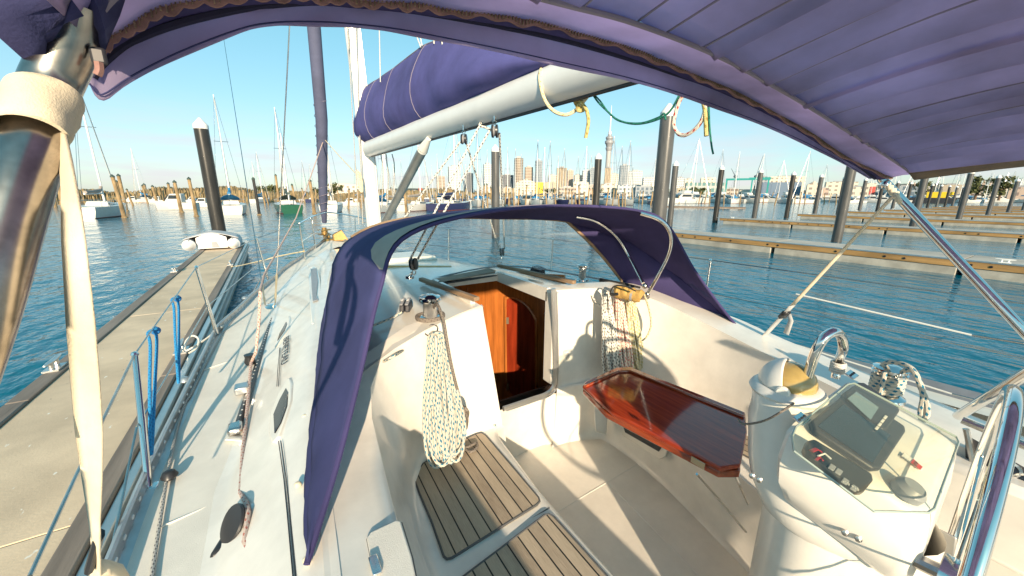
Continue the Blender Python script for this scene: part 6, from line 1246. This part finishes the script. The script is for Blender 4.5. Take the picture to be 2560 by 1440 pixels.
# pale chafe patch on the port shoulder
pr_ = lambda i, v, dz=.008: Rs[i].lerp(Bs[i], v)+Vector((-.3, -.2, 1)).normalized()*(dz+.02*math.sin(v*math.pi))
wds = [.05, .19, .25, .25, .21, .17, .13, .10, .07, .05, .04, .03, .02]
rows = [[pr_(min(NC-1, int(nS*3.45)+j), .01+wds[j]*k/6, .010) for j in range(13)] for k in range(7)]
MB().grid(rows).build('chafe_patch', 'trim', hood, ang=80)
for x, y in ((762, 1042), (745, 1212), (768, 1400)): MB().ball(PZ(x, y, 1.455), .012, 10).build('hood_toggle', 'web', hood)
# hood frame tubes
mf = PX(1618, 736, 2.32)
MB().tube(spline([PY(1600, 533, 1.66), PY(1645, 548, 1.62), PY(1670, 572, 1.60), PY(1678, 606, 1.61), PY(1668, 645, 1.65), PY(1645, 690, 1.70), mf], 6), .0125, 12).build('hood_frame', 'steel', hood)
MB().tube(spline([PY(1440, 541, 2.15), PY(1490, 553, 2.13), PY(1540, 590, 2.10), PY(1575, 645, 2.02), PX(1608, 708, 2.32)], 6), .0125, 12).build('hood_frame', 'steel', hood)
b = MB().ball(PX(1612, 715, 2.31), .022, 10).ball(mf, .02, 10).box((-.03, -.03, -.03), (.03, .03, .0), Matrix.Translation(mf+Vector((0, .03, -.01)))); b.build('frame_hinge', 'steeld', hood)
# ================================================================== BIMINI
fy = lambda px: .80-.16*max(0, (px-300)/1900)
lowA = [(225, 213), (257, 250), (330, 205), (450, 142), (600, 82), (690, 65), (800, 64), (900, 71), (1000, 83), (1100, 102), (1250, 132), (1400, 165), (1560, 200), (1700, 240), (1800, 275), (1900, 312), (2000, 355), (2090, 400), (2172, 447)]
midB = [(232, 190), (262, 150), (330, 100), (450, 55), (600, 20), (690, 8), (800, 2), (900, 8), (1000, 20), (1100, 36), (1250, 64), (1400, 97), (1560, 142), (1700, 188), (1800, 222), (1900, 268), (2000, 320), (2095, 380), (2185, 446)]
zipC = [(240, 140), (268, 98), (340, 58), (430, 14), (560, -6), (690, -14), (800, -8), (900, 2), (1000, 10), (1090, 20), (1250, 42), (1400, 70), (1560, 118), (1700, 172), (1810, 220), (1910, 268), (2010, 325), (2115, 393), (2228, 446)]
seamD = [(215, 90), (235, 40), (300, -30), (420, -80), (560, -110), (700, -125), (850, -120), (1000, -95), (1150, -62), (1290, -25), (1430, 12), (1560, 46), (1700, 97), (1810, 145), (1900, 194), (2000, 252), (2100, 315), (2200, 378), (2288, 438)]
sp2 = lambda pts, dy: spline([PY(x, y, fy(x)-dy) for x, y in pts], 4)
A1, B1, C1, D1 = sp2(lowA, 0), sp2(midB, .004), sp2(zipC, .03), sp2(seamD, .13)
rows = []
for t in (0, .06, .12, .35, .6, .85, 1): rows.append([a.lerp(b_, t)+Vector((0, .006*math.sin(i*.6)*math.sin(t*3), 0)) for i, (a, b_) in enumerate(zip(A1, B1))])
BIM = MB().grid(rows).build('bimini', 'purple', Y, solid=.003, ang=80)
MB().tube([p+Vector((0, -.003, -.002)) for p in B1], .0055, 6).build('pocket_shade_line', 'groove_shade', BIM)  # dark tube standing in for the shadow line between valance and pocket
MB().tube([a.lerp(b_, .12)+Vector((0, -.004, 0)) for a, b_ in zip(A1, B1)], .0012, 4).build('front_stitching', 'navy', BIM)
rows = [[b_.lerp(c, t)+Vector((0, .012*math.sin(t*3.14), -.006*math.sin(t*3.14))) for b_, c in zip(B1, C1)] for t in (0, .3, .6, 1)]
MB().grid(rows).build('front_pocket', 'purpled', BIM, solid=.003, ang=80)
zz_ = [c+Vector((0, 0, .0028*math.sin(i*.9)+.002*math.sin(i*.37))) for i, c in enumerate(spline(C1, 4))]
MB().tube(zz_, .0085, 6, flat=.4).build('zip_tape', 'ziptape', BIM)
zt_ = MB(); zr = resample(zz_, 760)
for i in range(0, 759):
    d = (zr[i+1]-zr[i]).normalized(); 
    if i % 2 == 0: zt_.hexa(*[[zr[i]+Vector((0, -.004-.003*s, 0))+q for q in (Vector((0, 0, -.0045)), Vector((0, 0, .0045)), Vector((0, 0, .0045))+d*.0022, Vector((0, 0, -.0045))+d*.0022)] for s in (0, 1)])
zt_.build('zip_teeth', 'zip', BIM)
rows = [[c.lerp(d, t)+Vector((0, 0, .006*math.sin(t*3.14)+.002*math.sin(i*.8))) for i, (c, d) in enumerate(zip(C1, D1))] for t in (0, .2, .5, .8, 1)]
MB().grid(rows).build('front_panel', 'purple', BIM, solid=.003, ang=80)
MB().tube([d+Vector((0, -.003, -.004)) for d in D1], .005, 6).build('seam_piping', 'piping', BIM)
# canopy running aft with its folds
Df = resample(D1, 261); rr = random.Random(8); fold = []
x_ = 0; edges = []
while x_ < 260: edges.append(x_); x_ += rr.choice((6, 8, 9, 11, 13))
edges.append(261); ph = [0.]*261
for a, b_ in zip(edges, edges[1:]):
    am = rr.uniform(.008, .018)
    for i in range(a, min(b_, 261)): ph[i] = am*((i-a)/(b_-a))**1.5
rows = []
for k in range(25):
    t = k/24; y_off = -1.1*t
    rows.append([Vector((1.30+(p.x-1.30)*(1+.02*t), p.y+y_off, p.z+.07*math.sin(min(1, t*1.2)*math.pi)*(1-abs((p.x-1.3)/1.6)**2)-(ph[i])*(.5+.5*math.sin(t*9+i*.3)*.4+.3)+.004*math.sin(i*.09+t*6))) for i, p in enumerate(Df)])
MB().grid(rows).build('canopy', 'purple', BIM, solid=.002, ang=28)
for e in edges[1:-1]: MB().tube([r_[e]+Vector((0, 0, -.003)) for r_ in rows], .0022, 5).build('canopy_seam', 'piping', BIM)
i0 = 150; MB().grid([[r_[i]+Vector((0, 0, -.006)) for i in (i0, i0+2, i0+4)] for r_ in rows]).build('canopy_tape', 'purple', BIM)
# starboard hem with its worn leather edge
MB().grid([[r_[k_]+Vector((0, 0, -.007)) for k_ in (-11, -8, -5, -3, -1)] for r_ in rows]).build('side_hem', 'hemm', BIM, solid=.003)
# port corner flap that wraps the frame tube
MB().grid([[PY(x, y, Y_) for x, y, Y_ in r_] for r_ in (((-40, 60, .62), (60, 150, .66), (120, 205, .68), (122, 118, .66)), ((-20, -40, .60), (60, 40, .63), (110, 85, .63), (160, 60, .62)), ((60, -60, .60), (120, -20, .60), (180, 0, .62), (210, 40, .64)))]).build('corner_pocket', 'navy', BIM, solid=.003, ang=80)
MB().grid([[PY(x, y, Y_) for x, y, Y_ in r_] for r_ in (((150, -40, .66), (185, 40, .66), (225, 90, .67), (248, 135, .68)), ((215, -40, .64), (245, 20, .645), (262, 75, .65), (266, 122, .66)), ((330, -60, .70), (320, -20, .70), (300, 40, .71), (275, 95, .72)))]).build('corner_pocket', 'navy', BIM, solid=.003, ang=80)
MB().box((-.007, -.003, -.009), (.007, .003, .009), Matrix.Translation(PY(246, 140, .655))).build('zip_slider', 'dgreyp', BIM, bevel=.003)
MB().tube(spline([PY(246, 155, .65), PY(248, 175, .65), PY(243, 188, .65)], 3), .004, 5).build('zip_pull', 'ziptape', BIM)
# frame tubes
pt = [PX(190, 10, -.15), PX(172, 110, -.165), PX(120, 230, -.19), PX(70, 400, -.20), PX(20, 560, -.215), PX(-60, 820, -.24), PX(-200, 1200, -.28)]
MB().tube(spline(pt, 5), .0245, 24).build('frame_tube', 'steelp', BIM)
so1 = PY(2205, 448, .64); so2 = PX(2575, 845, 2.42)
MB().tube([so1+Vector((-.12, .03, .14)), so1, so2, so2+(so2-so1)*.6], .0185, 18).build('frame_tube', 'steel', BIM)
MB().tube([so1+Vector((-.1, .03, .1)), so1+Vector((-.9, .03, .26))], .018, 12).build('frame_tube', 'steel', BIM)
MB().ball(PY(2212, 462, .62), .02, 10).build('frame_pin', 'steel', BIM)
MB().tube([PX(2395, 1040, 2.35), PX(2500, 975, 2.1), PX(2580, 925, 2.0)], .017, 14).build('stern_rail', 'steel', Y)
# webbing straps
st = thing('webbing_strap', 'cream webbing strap wrapped round the near bimini tube and twisting down to the rail', 'strap')
ta_, tb2 = PX(112, 245, -.187), PX(78, 330, -.195); ax_ = (tb2-ta_).normalized(); n1 = ax_.orthogonal().normalized(); n2 = ax_.cross(n1); rows = []
for i, (t_, rr_) in enumerate(((-.12, .0245), (-.10, .0275), (0.05, .0285), (.25, .0275), (.45, .029), (.65, .0278), (.85, .029), (1.05, .0275), (1.07, .0245))):
    c_ = ta_.lerp(tb2, t_); rows.append([c_+(n1*math.cos(a)+n2*math.sin(a))*(rr_+.0012*math.sin(a*3+i))+ax_*(.005*math.sin(a+.6)+.002*math.sin(a*2)) for a in [2*math.pi*k/32 for k in range(32)]])
MB().grid(rows, True).build('strap_wrap', 'web', st, ang=60)
cl_ = [(150, 335, .655), (170, 450, .605), (183, 600, .575), (200, 800, .575), (212, 950, .60), (222, 1080, .63), (230, 1200, .67), (236, 1300, .71), (240, 1380, .75), (238, 1450, .78)]
wd = [30, 38, 62, 75, 76, 72, 52, 30, 22, 30]
ctr = spline([PD(x, y, D) for x, y, D in cl_], 5); ws = []
for i in range(len(ctr)):
    f_ = i/5; k_ = min(len(wd)-2, int(f_)); w0 = wd[k_]+(wd[k_+1]-wd[k_])*(f_-k_); ws.append(w0)
rows = []
for i, c_ in enumerate(ctr):
    dep = (c_-O).dot(fw); half = ws[i]/2*dep/950; tw = math.acos(min(1, ws[i]/78)); vd = (c_-O).normalized(); side = (r1*math.cos(tw)-vd*math.sin(tw)*.8)*(.5*77*dep/950)
    rows.append([c_-side, c_-side*.97+fw*.001, c_, c_+side*.97-fw*.001, c_+side])
MB().grid(rows).build('strap_band', 'web', st, solid=.0022, ang=80)
MB().tube([PD(248, 1340, .74), PD(225, 1420, .76)], .012, 8, flat=.5).build('strap_buckle', 'black', st); MB().grid([[PD(x, y, D) for x, y, D in r_] for r_ in (((235, 1395, .78), (265, 1400, .80), (300, 1412, .82)), ((225, 1445, .78), (270, 1440, .80), (320, 1445, .82)))]).build('strap_tail', 'web', st, solid=.004)
st2 = thing('webbing_strap', 'pale webbing strap stretched from the starboard bimini corner down to the coaming', 'strap')
u_, v_ = PD(2232, 492, 2.22), PX(1890, 863, 2.72)
b = MB()
for i in range(4): c_ = so1.lerp(so2, .075+.022*i); b.tube([c_+Vector((math.cos(a)*.027, math.sin(a)*.012, math.sin(a)*.024)) for a in [2*math.pi*k/18 for k in range(18)]], .010, 7, closed=True)
b.build('strap_wrap', 'web', st2, ang=80)
def band(a, b_, w0, w1, mt, n=8, sag=0):
    side = fw.cross((b_-a).normalized()).normalized(); return MB().grid([[a.lerp(b_, t)-side*(w0+(w1-w0)*t)/2, a.lerp(b_, t)+side*(w0+(w1-w0)*t)/2] for t in [i/n for i in range(n+1)]])
mid = u_.lerp(v_, .62)
band(u_, mid, .02, .03, 'web').build('strap_band', 'web', st2, solid=.003); band(mid, v_, .036, .042, 'webg').build('strap_lower', 'webg', st2, solid=.003)
q_ = u_.lerp(v_, .70); band(q_.lerp(v_, -.1), q_.lerp(v_, .06), .04, .04, 'x', 2).build('strap_buckle', 'black', st2, solid=.02, off=0)
MB().grid([[PX(1966, 785, 2.70)+Vector((0, 0, 0)), PX(1978, 785, 2.70)], [PX(1972, 800, 2.70), PX(1984, 803, 2.70)], [PX(1958, 832, 2.68), PX(1972, 838, 2.68)]]).build('strap_tail', 'webg', st2, solid=.003)
